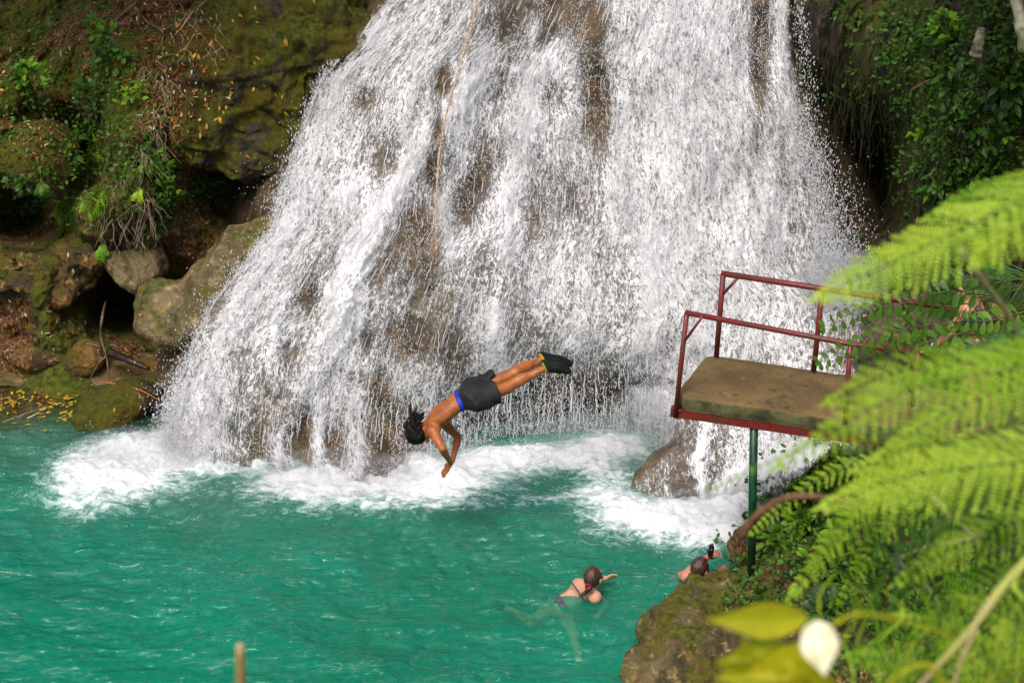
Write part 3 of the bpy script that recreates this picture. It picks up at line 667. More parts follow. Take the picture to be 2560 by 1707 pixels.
# ================================================================ leaf and plant builders
def leaf(mb, base, d, nrm, L, Wd, droop=.15, fold=.15, shape=0):
    d = unit(d); nrm = unit(nrm-d*np.dot(nrm, d)); s = np.cross(d, nrm)
    prof = ((0, .02), (.22, .75), (.5, 1.0), (.78, .6), (1, .0)) if shape == 0 else ((0, .5), (.3, 1), (.7, .8), (1, 0)) if shape == 1 else ((0, .05), (.3, .6), (.6, 1.0), (.85, .75), (1, 0))
    vs = []; fs = []
    for i, (t, w_) in enumerate(prof):
        c = base+d*L*t-nrm*droop*L*t*t
        vs += [c-s*Wd*.5*w_+nrm*fold*Wd*w_, c, c+s*Wd*.5*w_+nrm*fold*Wd*w_]
        if i:
            a = 3*(i-1); fs += [(a, a+1, a+4, a+3), (a+1, a+2, a+5, a+4)]
    mb.add(vs, fs)
def frond(mb, pts, n, ll, lw, nrm=(0, -.3, 1), tilt=.75, stem=.002, jit=.08, shape=0, hang=.15, env=None, start=.12, sm=1, bi=0):
    """pinnate frond along pts: leaflets both sides, longest near the lower third"""
    P = spline(pts, n+1); nrm = np.asarray(nrm, float)
    mb.cur = sm; mb.tube(P, [stem*(1-.75*i/n) for i in range(n+1)], 4, False); mb.cur = 0
    for i in range(n+1):
        t = i/n
        if t < start: continue
        e = env(t) if env else (math.sin(math.pi*min(1, (t-start)/(1-start)*.82+.18))**.8)
        tg = unit(P[min(i+1, n)]-P[max(i-1, 0)]); u = unit(nrm-tg*np.dot(nrm, tg)); s = np.cross(tg, u)
        for sg in (-1, 1):
            dd = s*sg+tg*tilt+rng.normal(0, jit, 3)-V(0, 0, hang)
            if bi:
                l_ = ll*e*rnd.uniform(.85, 1.12)+.004; dd = unit(dd); un = unit(u+rng.normal(0, .16, 3)); sd_ = unit(np.cross(dd, un)); m_ = max(3, int(l_/.0085))
                for q in range(m_):
                    tq = (q+.5)/m_; c_ = P[i]+dd*l_*tq-un*.25*l_*tq*tq
                    for s2 in (-1, 1): leaf(mb, c_, sd_*s2+dd*.9, un+rng.normal(0, .25, 3), lw*(1.05-tq*.75), .0062, .2, .1, 0)
                leaf(mb, P[i]+dd*l_*.8-un*.16*l_, dd, un, l_*.22, .005)
                continue
            leaf(mb, P[i], dd, u+rng.normal(0, .25, 3), ll*e*rnd.uniform(.85, 1.1)+.001, lw*max(e, .35), .2, .1, shape)
    if True: leaf(mb, P[n], P[n]-P[n-1], u, ll*.35, lw*.7)

M['leaf_lime'] = leaf_mat('lime_leaf', (.22, .43, .004), (.62, .78, .07), .45, varscale=9)
M['leaf_bright'] = leaf_mat('bright_green_leaf', (.11, .28, .012), (.24, .44, .02), .38)
M['leaf_mid'] = leaf_mat('green_leaf', (.035, .12, .010), (.09, .20, .014), .3)
M['leaf_dark'] = leaf_mat('dark_green_leaf', (.014, .045, .008), (.04, .085, .012), .25)
M['leaf_olive'] = leaf_mat('olive_green_leaf', (.07, .17, .012), (.15, .27, .02), .3)
M['leaf_yellow'] = leaf_mat('yellow_green_leaf', (.42, .46, .012), (.62, .58, .02), .4, varscale=3)
M['leaf_cream'] = leaf_mat('pale_cream_leaf', (.82, .80, .50), (.9, .88, .66), .35)
M['yellow'] = leaf_mat('fallen_yellow_leaf', (.50, .30, .02), (.68, .48, .05), .15, varscale=30)
M['orange'] = leaf_mat('fallen_orange_leaf', (.42, .15, .02), (.6, .30, .04), .15, varscale=30)
M['brown'] = leaf_mat('fallen_brown_leaf', (.16, .045, .012), (.30, .12, .04), .1, varscale=30)
M['cream'] = leaf_mat('fallen_pale_leaf', (.6, .55, .32), (.75, .7, .5), .1, varscale=30)
M['stem'] = plain('green_stem', (.12, .18, .03), .6)
M['twig'] = plain('brown_twig', (.11, .065, .035), .7, c2=(.2, .13, .08))
M['paleroot'] = plain('pale_dry_root', (.32, .22, .14), .8, c2=(.5, .36, .24))


# ---- thin water running over the lower boulder, and the chute beside it
def patch(name, quad, nu, nv, dens_f, off, seed, lift=0.0):
    """quad: four pixel corners TL, TR, BR, BL; follows whatever rock lies behind"""
    TL, TR, BR_, BL_ = [np.array(q, float) for q in quad]; c = 16
    U, W_ = np.meshgrid(np.linspace(0, 1, c), np.linspace(0, 1, c)); D = np.zeros((c, c))
    for i in range(c):
        for j in range(c):
            u, w_ = U[i, j], W_[i, j]; q = (TL*(1-u)+TR*u)*(1-w_)+(BL_*(1-u)+BR_*u)*w_; h_, _ = hit(*q); D[i, j] = min(h_[1], float(fall_Y(np.array(q[0]), np.array(q[1])))+.05)
    for _ in range(3):
        D2 = np.pad(D, 1, 'edge'); D = np.minimum(D, (D2[:-2, 1:-1]+D2[2:, 1:-1]+D2[1:-1, :-2]+D2[1:-1, 2:]+D2[1:-1, 1:-1]*2)/6)
    u = np.linspace(0, 1, nu); w_ = np.linspace(0, 1, nv); U, W_ = np.meshgrid(u, w_)
    fu = U*(c-1); fw = W_*(c-1); iu = np.minimum(fu.astype(int), c-2); iw = np.minimum(fw.astype(int), c-2); a = fu-iu; b_ = fw-iw
    Yq = D[iw, iu]*(1-a)*(1-b_)+D[iw, iu+1]*a*(1-b_)+D[iw+1, iu]*(1-a)*b_+D[iw+1, iu+1]*a*b_
    q = (TL*(1-U[..., None])+TR*U[..., None])*(1-W_[..., None])+(BL_*(1-U[..., None])+BR_*U[..., None])*W_[..., None]
    n_ = np.abs(fbm(np.stack([q[..., 0]*.03, q[..., 1]*.012, q[..., 0]*0+seed], -1), 4, seed))*.05
    dn = dens_f(q[..., 0], q[..., 1]); Pq = at_arr(q[..., 0], q[..., 1], Yq-off-n_-.06*np.clip(dn-.3, 0, 1)); Pq[..., 2] += lift
    e = np.minimum(np.minimum(U, 1-U), np.minimum(W_*1.0, 1-W_)); dn = dn-.8*np.exp(-(e/.05))
    o = mesh_np(name, Pq.reshape(-1, 3), grid_faces(nv, nu), M['fall']); attr(o, 'dens', dn)
    attr2(o, 'flow', np.stack([q[..., 0]/260+seed, q[..., 1]/230, q[..., 0]*0+seed], -1).reshape(-1, 3)); return tag(o, kind='structure')
def seg(px, py, pts, w_):
    best = np.full(px.shape, 1e9)
    for (x0, y0), (x1, y1) in zip(pts, pts[1:]):
        L = (x1-x0)**2+(y1-y0)**2; t = np.clip(((px-x0)*(x1-x0)+(py-y0)*(y1-y0))/L, 0, 1); best = np.minimum(best, np.hypot(px-x0-t*(x1-x0), py-y0-t*(y1-y0)))
    return np.exp(-(best/w_)**2)
patch('waterfall', ((1560, 960), (2060, 960), (1960, 1290), (1500, 1290)), 260, 180,
      lambda x, y: .40+.65*np.clip((1060-y)/90, 0, 1)+.5*seg(x, y, [(1740, 980), (1772, 1060), (1742, 1150), (1765, 1250)], 15)+.35*seg(x, y, [(1640, 990), (1590, 1080)], 26)+.2*np.clip((x-1790)/60, 0, 1), .03, 11)
patch('waterfall', ((1850, 1085), (2110, 1085), (1900, 1330), (1690, 1330)), 200, 180, lambda x, y: .30+.8*seg(x, y, [(2060, 1110), (1930, 1150), (1840, 1215), (1770, 1300), (1700, 1340)], 46), .08, 13)
# ---- fallen leaves lying on the rocks (individuals) and the litter between them
LEAFPOS = [('yellow', 642, 148), ('yellow', 715, 102), ('orange', 718, 108), ('yellow', 582, 230), ('yellow', 578, 238), ('yellow', 633, 225), ('yellow', 662, 212), ('yellow', 708, 244), ('yellow', 717, 283), ('yellow', 487, 43), ('yellow', 412, 74), ('yellow', 434, 90),
           ('orange', 410, 200), ('orange', 423, 226), ('yellow', 510, 261), ('yellow', 547, 272), ('orange', 520, 265), ('yellow', 430, 302), ('yellow', 443, 318), ('orange', 483, 325), ('yellow', 549, 303), ('orange', 490, 348), ('yellow', 437, 384), ('orange', 508, 178), ('yellow', 495, 145), ('yellow', 479, 135),
           ('orange', 528, 105), ('yellow', 525, 110), ('orange', 541, 100), ('yellow', 380, 100), ('orange', 350, 110), ('yellow', 390, 88), ('orange', 442, 64), ('orange', 453, 13), ('yellow', 68, 308), ('orange', 90, 310), ('yellow', 4, 228), ('cream', 136, 128), ('cream', 122, 560), ('cream', 150, 576), ('cream', 170, 636), ('cream', 183, 676),
           ('yellow', 412, 777), ('orange', 354, 788), ('yellow', 275, 670), ('cream', 170, 805), ('cream', 210, 806), ('yellow', 38, 824), ('orange', 285, 1024), ('yellow', 789, 3), ('yellow', 88, 7), ('orange', 460, 128), ('yellow', 452, 262), ('yellow', 426, 263), ('orange', 451, 255), ('orange', 380, 60), ('orange', 500, 340), ('brown', 460, 348), ('brown', 455, 285),
           ('orange', 600, 40), ('orange', 410, 178), ('yellow', 405, 330), ('orange', 516, 318), ('yellow', 690, 235), ('orange', 560, 284), ('orange', 540, 300), ('brown', 80, 895), ('brown', 40, 870), ('brown', 120, 790), ('brown', 130, 810), ('brown', 60, 910), ('brown', 95, 850), ('brown', 180, 300), ('brown', 150, 410), ('brown', 70, 420)]
LB = {'yellow': 'yellow fallen leaf lying on the mossy rocks left of the waterfall', 'orange': 'orange fallen leaf lying on the mossy rocks left of the waterfall', 'brown': 'dull brown fallen leaf lying on the rocks left of the waterfall', 'cream': 'pale cream fallen leaf lying on the rocks left of the waterfall'}
def lay_leaf(kind, p, nrm, L, lab, grp):
    mb = MB(); a = rnd.uniform(0, 6.28); t = unit(np.cross(nrm, V(math.cos(a), math.sin(a), .3)))
    leaf(mb, -t*L*.5, t, nrm, L, L*rnd.uniform(.38, .52), rnd.uniform(-.15, .2), .12, 2)
    o = mb.build('fallen_leaf', M[kind]); o.location = p+nrm*.018; tag(o, lab, 'leaf', grp)
for k, x, y in LEAFPOS:
    p, nn = hit(x, y); lay_leaf(k, p, nn, rnd.uniform(.05, .085) if k != 'cream' else .06, LB[k], k+' leaves on the left rocks')
for i in range(70):
    x = rnd.uniform(330, 700); y = rnd.uniform(20, 420)
    if rnd.random() < .45: x, y = rnd.gauss(430, 50), rnd.uniform(40, 380)
    k = rnd.choice(['orange', 'orange', 'brown', 'yellow']); p, nn = hit(x, y); lay_leaf(k, p, nn, rnd.uniform(.035, .065), LB[k], k+' leaves on the left rocks')
for i in range(110):   # the raft of floating leaves
    if i < 80: x, y = rnd.gauss(165, 42), rnd.gauss(1018, 24)+0
    else: x, y = rnd.uniform(-10, 60), rnd.gauss(1012, 14)
    if x > 240: continue
    k = 'yellow' if rnd.random() < .75 else 'orange'; p = at_z(x, y, .012)
    lay_leaf(k, p, V(0, 0, 1), rnd.uniform(.045, .075), k+' leaf floating on the shallow water at the lower left', k+' leaves afloat at the left')
# carpets of dead leaves nobody could count
for reg, nn_, sp in (((120, 300, 60, 60), 350, 1), ((430, 170, 60, 110), 600, 1), ((395, 270, 50, 70), 300, 1), ((90, 820, 120, 60), 200, 1), ((200, 120, 150, 90), 700, 1)):
    mb = MB(); mats = [M['brown'], M['orange'], M['cream']]
    for i in range(nn_):
        x = rnd.gauss(reg[0], reg[2]); y = rnd.gauss(reg[1], reg[3]); p, nn = hit(x, y); mb.cur = rnd.choice([0, 0, 0, 0, 0, 0, 0, 0, 0, 0, 1, 1, 2])
        a = rnd.uniform(0, 6.28); t = unit(np.cross(nn, V(math.cos(a), math.sin(a), .3))); n2 = unit(nn+rng.normal(0, .5, 3))
        leaf(mb, p+nn*.02, t, n2, rnd.uniform(.03, .07), rnd.uniform(.012, .026), rnd.uniform(-.2, .3), .2, 2)
    tag(mb.build('leaf_litter', mats), kind='stuff')

# ---- ground cover: small leaves and moss tufts over the cliffs and the bank
def cover(name, regs, mats, size, out=.03):
    mb = MB()
    for x0, y0, sx, sy, cnt in regs:
        for i in range(cnt):
            x = rnd.gauss(x0, sx); y = rnd.gauss(y0, sy); p, nn = hit(x, y); c = p+nn*rnd.uniform(.0, out)
            for j in range(rnd.choice((3, 4, 5))):
                mb.cur = min(len(mats)-1, int(abs(rnd.gauss(0, .8)))); d = unit(rng.normal(0, 1, 3)+nn*.9+V(0, 0, .25)); L = size*rnd.uniform(.5, 1.3)
                leaf(mb, c+rng.normal(0, size*.5, 3), d, unit(rng.normal(0, .6, 3)+V(0, -.3, 1)), L, L*.55, .3, .1, 2)
    return tag(mb.build(name, mats), kind='stuff')
cover('ground_cover', [(250, 200, 70, 110, 190), (60, 220, 60, 80, 110), (200, 420, 130, 70, 260), (330, 470, 90, 60, 200), (60, 500, 80, 50, 120), (260, 330, 60, 60, 110), (480, 480, 60, 25, 60), (100, 60, 100, 50, 60)], [M['leaf_mid'], M['leaf_olive'], M['leaf_dark']], .055)
cover('ground_cover', [(2450, 250, 90, 180, 420), (2400, 430, 90, 90, 300), (2280, 200, 90, 120, 300), (2250, 60, 110, 60, 90), (2500, 80, 60, 80, 160), (2350, 620, 90, 60, 120)], [M['leaf_mid'], M['leaf_dark'], M['leaf_olive']], .06, .06)
cover('ground_cover', [(2050, 1180, 70, 40, 240), (2000, 1330, 90, 60, 420), (2180, 1300, 130, 110, 700), (2400, 1200, 120, 200, 500), (2350, 1520, 150, 130, 500), (1880, 1470, 30, 40, 60), (2100, 1500, 100, 60, 240), (1900, 1290, 30, 24, 60)], [M['leaf_mid'], M['leaf_dark'], M['leaf_bright']], .055, .10)

# ---- hanging roots and moss strands
def strands(name, regs, mat, parent=None):
    mb = MB()
    for x0, x1, y0, y1, L0, L1, cnt, rad in regs:
        for i in range(cnt):
            p, nn = hit(rnd.uniform(x0, x1), rnd.uniform(y0, y1)); L = rnd.uniform(L0, L1); q = p+nn*.04; pts = []
            sway = rng.normal(0, .04, 2)
            for k in range(6): pts.append(q+V(sway[0]*k*.6+rnd.gauss(0, .012), -.05-.02*k+sway[1]*.3, -L*k/5))
            mb.tube(pts, [rad*rnd.uniform(.6, 1.4)*(1-.12*k) for k in range(6)], 4, False)
    return tag(mb.build(name, mat), kind='stuff')
strands('hanging_roots', [(2010, 2200, 40, 300, .3, .9, 70, .004), (2180, 2420, 250, 520, .3, .8, 50, .005), (2060, 2240, 230, 300, .2, .5, 45, .004), (2100, 2330, 560, 640, .2, .5, 40, .005)], plain('dark_moss_strand', (.018, .022, .006), .9, c2=(.05, .046, .014)))
strands('dry_roots', [(360, 430, 150, 300, .10, .3, 60, .003), (340, 410, 260, 400, .12, .35, 60, .003), (250, 380, 440, 560, .15, .45, 50, .003), (440, 560, 0, 120, .1, .3, 40, .004)], M['paleroot'])
strands('dry_roots', [(250, 400, 420, 600, .12, .35, 60, .0032), (60, 200, 380, 460, .1, .3, 25, .003)], plain('brown_hanging_root', (.06, .03, .012), .9, c2=(.12, .06, .03)))

# ---- small plants that one can point to
def herb(px, py, rad, n, L, mats, label, cat='plant', name='leafy_plant', group=None, asp=.5, up=.35):
    p, nn = hit(px, py); root = empty(name, p); L *= 1.3; n = int(n*1.25)
    mb = MB(); st = MB()
    for i in range(n):
        d = unit(rng.normal(0, 1, 3)+nn*.9+V(0, -.2, up)); e = p+nn*.03+d*rad*rnd.uniform(.3, 1.0)*V(1, .6, 1)
        st.tube([p, p+(e-p)*.55+V(0, 0, .1*rad), e], .0025, 3, False); mb.cur = rnd.randrange(len(mats))
        for j in range(3):
            dd = unit(d+rng.normal(0, .6, 3)); leaf(mb, e, dd, V(0, -.5, 1)+rng.normal(0, .3, 3), L*rnd.uniform(.6, 1.15), L*asp, .3, .12, 0 if j else 2)
    mb.build('foliage', mats, root); st.build('stem', M['stem'], root); rehome(root); return tag(root, label, cat, group)
B, D, Mi, O_ = M['leaf_bright'], M['leaf_dark'], M['leaf_mid'], M['leaf_olive']
herb(345, 385, .26, 26, .055, [B, Mi], 'bright green small-leaved herb growing below the dead roots on the left cliff', up=.6)
herb(372, 425, .22, 24, .05, [B], 'bright green trailing herb left of the dark hollow', up=.2)
herb(400, 460, .18, 14, .05, [B, Mi], 'light green sprig beside the curled twig under the boulder')
herb(510, 465, .16, 12, .05, [B, Mi], 'small green plant hanging from the lip of the huge boulder')
herb(560, 452, .10, 8, .045, [B], 'tiny green sprig on the lip of the boulder over the dark hollow')
herb(340, 260, .22, 18, .06, [Mi, B], 'green herb among the dry roots above the bright herb')
herb(260, 100, .22, 16, .08, [Mi, B], 'leafy green tuft high on the left cliff under the dark roots')
herb(290, 150, .26, 20, .09, [Mi, D], 'mid green broad-leaved plant beside the red dead leaves')
herb(245, 240, .24, 18, .08, [Mi, D], 'dark green drooping plant right of the red dead leaves')
herb(60, 205, .24, 20, .09, [Mi, B], 'ferny green plant above the mossy block at the left border')
herb(100, 275, .14, 10, .06, [Mi, D], 'small green herb on the top of the mossy block')
herb(150, 3, .16, 14, .08, [B, Mi], 'bright leafy sprig cut off by the top edge at the left')
herb(60, 450, .2, 16, .06, [Mi, D], 'green herb under the mossy block at the left')
herb(95, 500, .2, 18, .06, [D, Mi], 'dark green herb below the mossy block beside the palm seedling')
herb(170, 290, .16, 12, .05, [Mi, B], 'small sprig right of the mossy block top')
herb(10, 330, .12, 10, .05, [Mi, B], 'small green tuft on the left border beside the mossy block')
herb(230, 330, .2, 16, .05, [Mi, O_], 'olive green herb left of the palm seedling with long leaflets')
herb(380, 560, .14, 12, .06, [Mi, D], 'little green plant hanging among the roots under the overhang')
herb(2308, 340, .14, 12, .07, [B], 'lone bright green sprig on the dark right cliff')
herb(2360, 450, .2, 14, .08, [B, Mi], 'mid green tuft on the right cliff above the blurred fern')
herb(2370, 90, .2, 16, .09, [Mi, B], 'green tuft left of the pale trunk stub on the right cliff')
herb(2450, 300, .34, 34, .09, [Mi, D, B], 'wide leafy plant on the right cliff near the border')
herb(2520, 200, .34, 34, .10, [Mi, D], 'dense green shrub at the right border of the cliff')
herb(2480, 440, .3, 28, .09, [Mi, B], 'leafy shrub directly above the blurred bright fern')
herb(2400, 230, .24, 18, .08, [D, Mi], 'dark green plant right of the pinkish bare root')
herb(1895, 1250, .14, 16, .06, [B], 'bright green tuft at the foot of the green post')
herb(1985, 1210, .12, 8, .07, [B], 'pale green sprig right of the green post')
herb(1960, 1370, .24, 26, .08, [B, O_], 'bright star-leaved plant on the bank above the tan rock')
herb(2030, 1330, .26, 28, .08, [B, Mi], 'bright green herb on the bank beside the brown branch')
herb(2060, 1215, .18, 16, .07, [B, Mi], 'green herb on the dark rock under the platform')
herb(2100, 1400, .3, 30, .08, [Mi, B], 'green bank plant behind the blurred fern tips')
herb(2085, 1520, .2, 9, .11, [Mi, M['leaf_dark']], 'dark round-leaved plant in the shade below the hollow in the bank', asp=.7)

def palmlet(px, py, fr, ll, lw, mats, label, n=14, name='palm_seedling', cat='palm seedling', r0=.03):
    """fr: list of frond tips in pixels relative to the root"""
    p, nn = hit(px, py); root = empty(name, p); a = p+nn*r0
    for dx, dy, arch in fr:
        tip = a+V(dx/FPX*22, -.10, -dy/FPX*22*1.1); mid = (a+tip)/2+V(0, -.10, arch)
        mb = MB(); frond(mb, [a, mid, tip], n, ll*1.15, lw*1.7, V(0, -.6, .8), .5, .004, .1, 0, .35, start=.15); mb.build('frond', [mats, M['stem']], root)
    rehome(root); return tag(root, label, cat)
palmlet(245, 385, [(70, -62, .12), (20, -50, .1), (80, -20, .14), (-5, 10, .1), (60, 5, .1)], .15, .010, B, 'palm seedling with long thin leaflets arching on the left cliff', 16)
palmlet(170, 525, [(40, -30, .1), (-28, -10, .08), (45, 8, .08), (0, -35, .08), (-25, 20, .05)], .12, .010, B, 'lower left spiky palm seedling on the left cliff')
palmlet(240, 520, [(45, -28, .1), (-35, -15, .08), (38, 12, .08), (5, -30, .08), (-20, 18, .05)], .12, .010, B, 'spiky palm seedling right of its twin above the dark hollow')
palmlet(240, 140, [(40, 10, .08), (20, 40, .05)], .09, .02, Mi, 'small fern high on the left cliff', 12, 'fern', 'fern')
palmlet(345, 455, [(-5, 48, .02)], .075, .022, M['leaf_lime'], 'single yellow green fern frond hanging beside the trailing herb', 18, 'fern', 'fern')
palmlet(255, 595, [(-8, 54, .02), (8, 40, .03)], .07, .022, B, 'hanging fern frond above the pale green grey rock', 18, 'fern', 'fern')
palmlet(360, 592, [(10, 40, .02), (-15, 14, .02), (22, 8, .03)], .06, .022, Mi, 'small fern on the shaded underside right of the hanging frond', 14, 'fern', 'fern')
palmlet(230, 410, [(-40, 50, .05), (10, 48, .05), (-55, 20, .05)], .08, .02, Mi, 'green fern under the arching palm seedling', 15, 'fern', 'fern')
palmlet(100, 440, [(25, 40, .02), (0, 44, .02)], .07, .02, Mi, 'fern frond drooping below the mossy block', 14, 'fern', 'fern')
palmlet(185, 375, [(-10, 38, .02), (14, 30, .02)], .08, .014, Mi, 'narrow-leaved tuft in the dark gap right of the mossy block', 10, 'leafy_plant', 'plant')

# ---- twigs, roots, log, reeds
def stick(name, pts, rad, mat, label, cat, grp=None, n=16, sides=6):
    Pq = spline(pts, n); r_ = [rad*(1-.5*i/n)*(1+.15*math.sin(i*1.7)) for i in range(n)]; mb = MB(); b0 = Pq[0]
    mb.tube([q-b0 for q in Pq], r_, sides); o = mb.build(name, mat); o.location = b0; return tag(o, label, cat, grp)
def hp(x, y, off=.05): p, nn = hit(x, y); return p+V(0, -off, off*.3)
stick('vine', [hp(275, 730, .1), at(258, 780, 20.6), at(252, 840, 20.5), at(268, 900, 20.4), at(272, 965, 20.35)], .016, M['twig'], 'dark hanging vine below the pale green grey rock', 'vine')
stick('twig', [at(266, 890, 20.4), at(245, 910, 20.4), at(225, 950, 20.4), at(222, 975, 20.4)], .010, M['twig'], 'dark forked twig leaning beside the vine', 'twig')
stick('root', [at(262, 955, 20.2), at(300, 962, 20.1), at(350, 975, 20.0), at(398, 1000, 19.9)], .012, plain('red_root', (.35, .10, .03), .6), 'red brown root reaching over the low dark rock', 'root')
stick('root', [at(310, 963, 20.1), at(340, 978, 20.0), at(360, 1002, 19.9)], .006, M['paleroot'], 'thin pale root under the red brown root', 'root')
stick('log', [at(272, 880, 20.9), at(320, 900, 20.7), at(372, 922, 20.6)], .05, plain('wet_black_log', (.02, .014, .008), .5), 'short dark wet log beside the orange sandstone', 'log', sides=10)
stick('log', [at(190, 864, 21.0), at(225, 860, 20.9), at(252, 868, 20.9)], .028, M['twig'], 'small dark stick lying above the ochre rock', 'stick')
stick('reed', [at_z(8, 1055, .01), at_z(92, 1024, .03), at_z(165, 1005, .02)], .006, M['paleroot'], 'long tan reed floating in the shallows', 'reed')
stick('reed', [at_z(68, 1046, .02), at_z(100, 1030, .04)], .009, M['cream'], 'short white reed floating in the shallows', 'reed')
stick('branch', [hp(520, 0), hp(480, 35), hp(455, 70), hp(425, 102)], .011, M['paleroot'], 'slender pale branch lying across the dead leaves at the top left', 'branch')
stick('branch', [hp(340, 20), hp(370, 55), hp(405, 75), hp(410, 95), hp(395, 130)], .022, M['twig'], 'dark bent root over the mossy cliff at the top left', 'root')
stick('branch', [hp(330, 60), hp(290, 55), hp(350, 0)], .03, M['twig'], 'thick mossy root running up to the top edge at the left', 'root')
stick('branch', [hp(480, 465, .1), hp(500, 440, .1), hp(515, 435, .1)], .009, M['paleroot'], 'small curled twig on the lip of the huge boulder', 'twig')
stick('root', [hp(2258, 238, .1), hp(2290, 215, .1), hp(2320, 200, .1), hp(2355, 200, .1)], .016, plain('pink_root', (.26, .12, .07), .7), 'pinkish bare root on the right cliff', 'root')
stick('vine', [hp(2200, 360, .1), hp(2205, 450, .15), hp(2225, 540, .15), hp(2250, 600, .15)], .02, M['leaf_dark'], 'thick mossy vine along the right side of the cave', 'vine')
birch = plain('pale_bark', (.42, .40, .28), .8, c2=(.10, .10, .05), scale=7, var=.1)
for pts_, lab_ in (([at(2438, 140, 19.0), at(2446, 110, 19.0), at(2455, 70, 19.05)], 'short pale trunk stub on the right cliff'), ([at(2565, 130, 17.5), at(2552, 60, 17.6), at(2536, -30, 17.7), at(2520, -160, 17.8)], 'slender pale tree trunk at the top right corner')):
    root = empty('tree', pts_[0]); mb = MB(); S_ = spline(pts_, 16); mb.tube(S_, [.06*(1-.3*i/16)*(1+.12*math.sin(i*1.7)) for i in range(16)], 10); mb.build('trunk', birch, root); rehome(root); tag(root, lab_, 'tree')
lic = MB()
for x, y in ((2368, 470), (2362, 490), (2360, 515), (2358, 540), (2364, 560), (2290, 535)):
    p = hp(x, y, .12); leaf(lic, p, V(rnd.uniform(-.3, .3), 0, -1), V(0, -1, .2), .09, .035, .1, .1, 2)
lo_ = lic.build('white_bracket', M['cream']); tag(lo_, 'string of pale flakes hanging on a root on the right cliff', 'dead leaves')

# ---- rope on the fall
rp = plain('frayed_rope', (.42, .26, .16), .9, c2=(.62, .47, .36), scale=40)
Rp = [at(x, y, float(fall_Y(np.array(x), np.array(y)))-.42) for x, y in ((1215, -120), (1193, 0), (1180, 60), (1166, 110), (1147, 180), (1128, 240), (1112, 300), (1104, 350), (1096, 400), (1092, 480), (1090, 560), (1091, 625))]
root = empty('rope', Rp[0]); mb = MB(); S = spline(Rp, 120); fr_ = []
for ph in (0, 2.1, 4.2): mb.tube([q+V(math.cos(i*.9+ph), math.sin(i*.9+ph), 0)*.006 for i, q in enumerate(S)], .0065, 5, False)
for i in range(160):
    q = S[rnd.randrange(10, 120)]; mb.tube([q, q+V(rnd.gauss(0, .03), -.02, -rnd.uniform(.02, .09))], .002, 3, False)
mb.build('strands', rp, root)
mb = MB()
for y in (343, 353):
    q = at(1096, y, 20.6); q = S[min(range(120), key=lambda k: abs(pix_arr(S[k])[1]-y))]
    for k in range(3): mb.tube([q+V(math.cos(a+k)*.026, math.sin(a+k)*.02-.005, .01*k+.008*math.sin(2*a)) for a in np.linspace(0, 6.3, 12)], .010, 5, False)
for dx, dz in ((-.12, .10), (-.17, .05), (-.09, -.02), (-.05, .14)): mb.tube(spline([q, q+V(dx*.5, -.03, dz*.2), q+V(dx, -.03, dz)], 6), .005, 4, False)
mb.build('knot', rp, root)
mb = MB(); q = S[-4]
for i in range(26): mb.tube([q+V(rnd.gauss(0, .012), -.01, .12), q+V(rnd.gauss(0, .02), -.02, 0), q+V(rnd.gauss(0, .03), -.02, -rnd.uniform(.06, .2))], .004, 3, False)
mb.build('frayed_end', rp, root); rehome(root); tag(root, 'frayed tan rope hanging down the waterfall', 'rope')

# ================================================================ DIVING PLATFORM
z0 = at(1690, 990, 16.3)[2]; TILT = math.tan(R(3.0)); x00 = at(1690, 990, 16.3)[0]
def onplane(px, py, h=0.0):
    o_ = V(0, 0, H); d_ = at(px, py, 10.)-o_
    # z = z0+h - TILT*(x-x00)
    t = (z0+h+TILT*x00-H)/(d_[2]+TILT*d_[0]); return o_+d_*t
up = unit(V(TILT, 0, 1))
root = empty('diving_platform', onplane(1690, 990))
BL, FL = onplane(1766, 886), onplane(1684, 990)
uR = unit(onplane(2116, 937)-BL); uF = unit(onplane(2000, 1036)-FL)
BR, FR = BL+uR*3.1, FL+uF*3.1
BRK = plain('rust_red_paint', (.27, .022, .014), .38, c2=(.17, .03, .012), scale=9, var=.3, bump=.35)
def wear():
    t = NT('rusty_red_steel'); g = t.n('TexCoord', out=3); n = t.noise(g, 7, 8, .65); n2 = t.noise(g, 26, 6, .7)
    c = t.mix(t.rng(n, .42, .62), (.20, .010, .010), (.11, .020, .010)); c = t.mix(t.rng(n2, .50, .62), c, (.10, .035, .015)); c = t.mix(t.rng(n2, .70, .76), c, (.35, .30, .27))
    return t.surf(t.bsdf(color=c, rough=t.rng(n2, .3, .7, .3, .7), spec=.6, normal=t.bump(n2, .4, .004)))
RED = wear()
def concrete():
    t = NT('mossy_concrete'); g = t.pos(); n = t.noise(g, 2.2, 9, .66, .3); n2 = t.noise(g, 22, 7, .7); n3 = t.noise(t.map(g, loc=(4, 2, 9)), 5, 7, .65)
    c = t.mix(t.rng(n, .35, .65), (.12, .072, .024), (.20, .13, .042)); c = t.mix(t.rng(n2, .4, .75, 0, .7), c, (.11, .07, .03)); c = t.mix(t.rng(n3, .58, .72, 0, .8), c, (.27, .17, .06))
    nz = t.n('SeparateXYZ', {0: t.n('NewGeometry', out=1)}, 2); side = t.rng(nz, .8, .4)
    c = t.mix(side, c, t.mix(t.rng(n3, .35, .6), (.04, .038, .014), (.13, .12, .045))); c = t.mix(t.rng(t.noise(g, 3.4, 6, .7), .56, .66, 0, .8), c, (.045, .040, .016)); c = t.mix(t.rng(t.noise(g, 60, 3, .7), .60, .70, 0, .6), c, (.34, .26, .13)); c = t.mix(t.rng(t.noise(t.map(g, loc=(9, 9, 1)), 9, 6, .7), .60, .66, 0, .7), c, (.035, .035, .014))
    return t.surf(t.bsdf(color=c, rough=.85, normal=t.bump(n2, .9, .012, t.bump(n, .6, .04))))
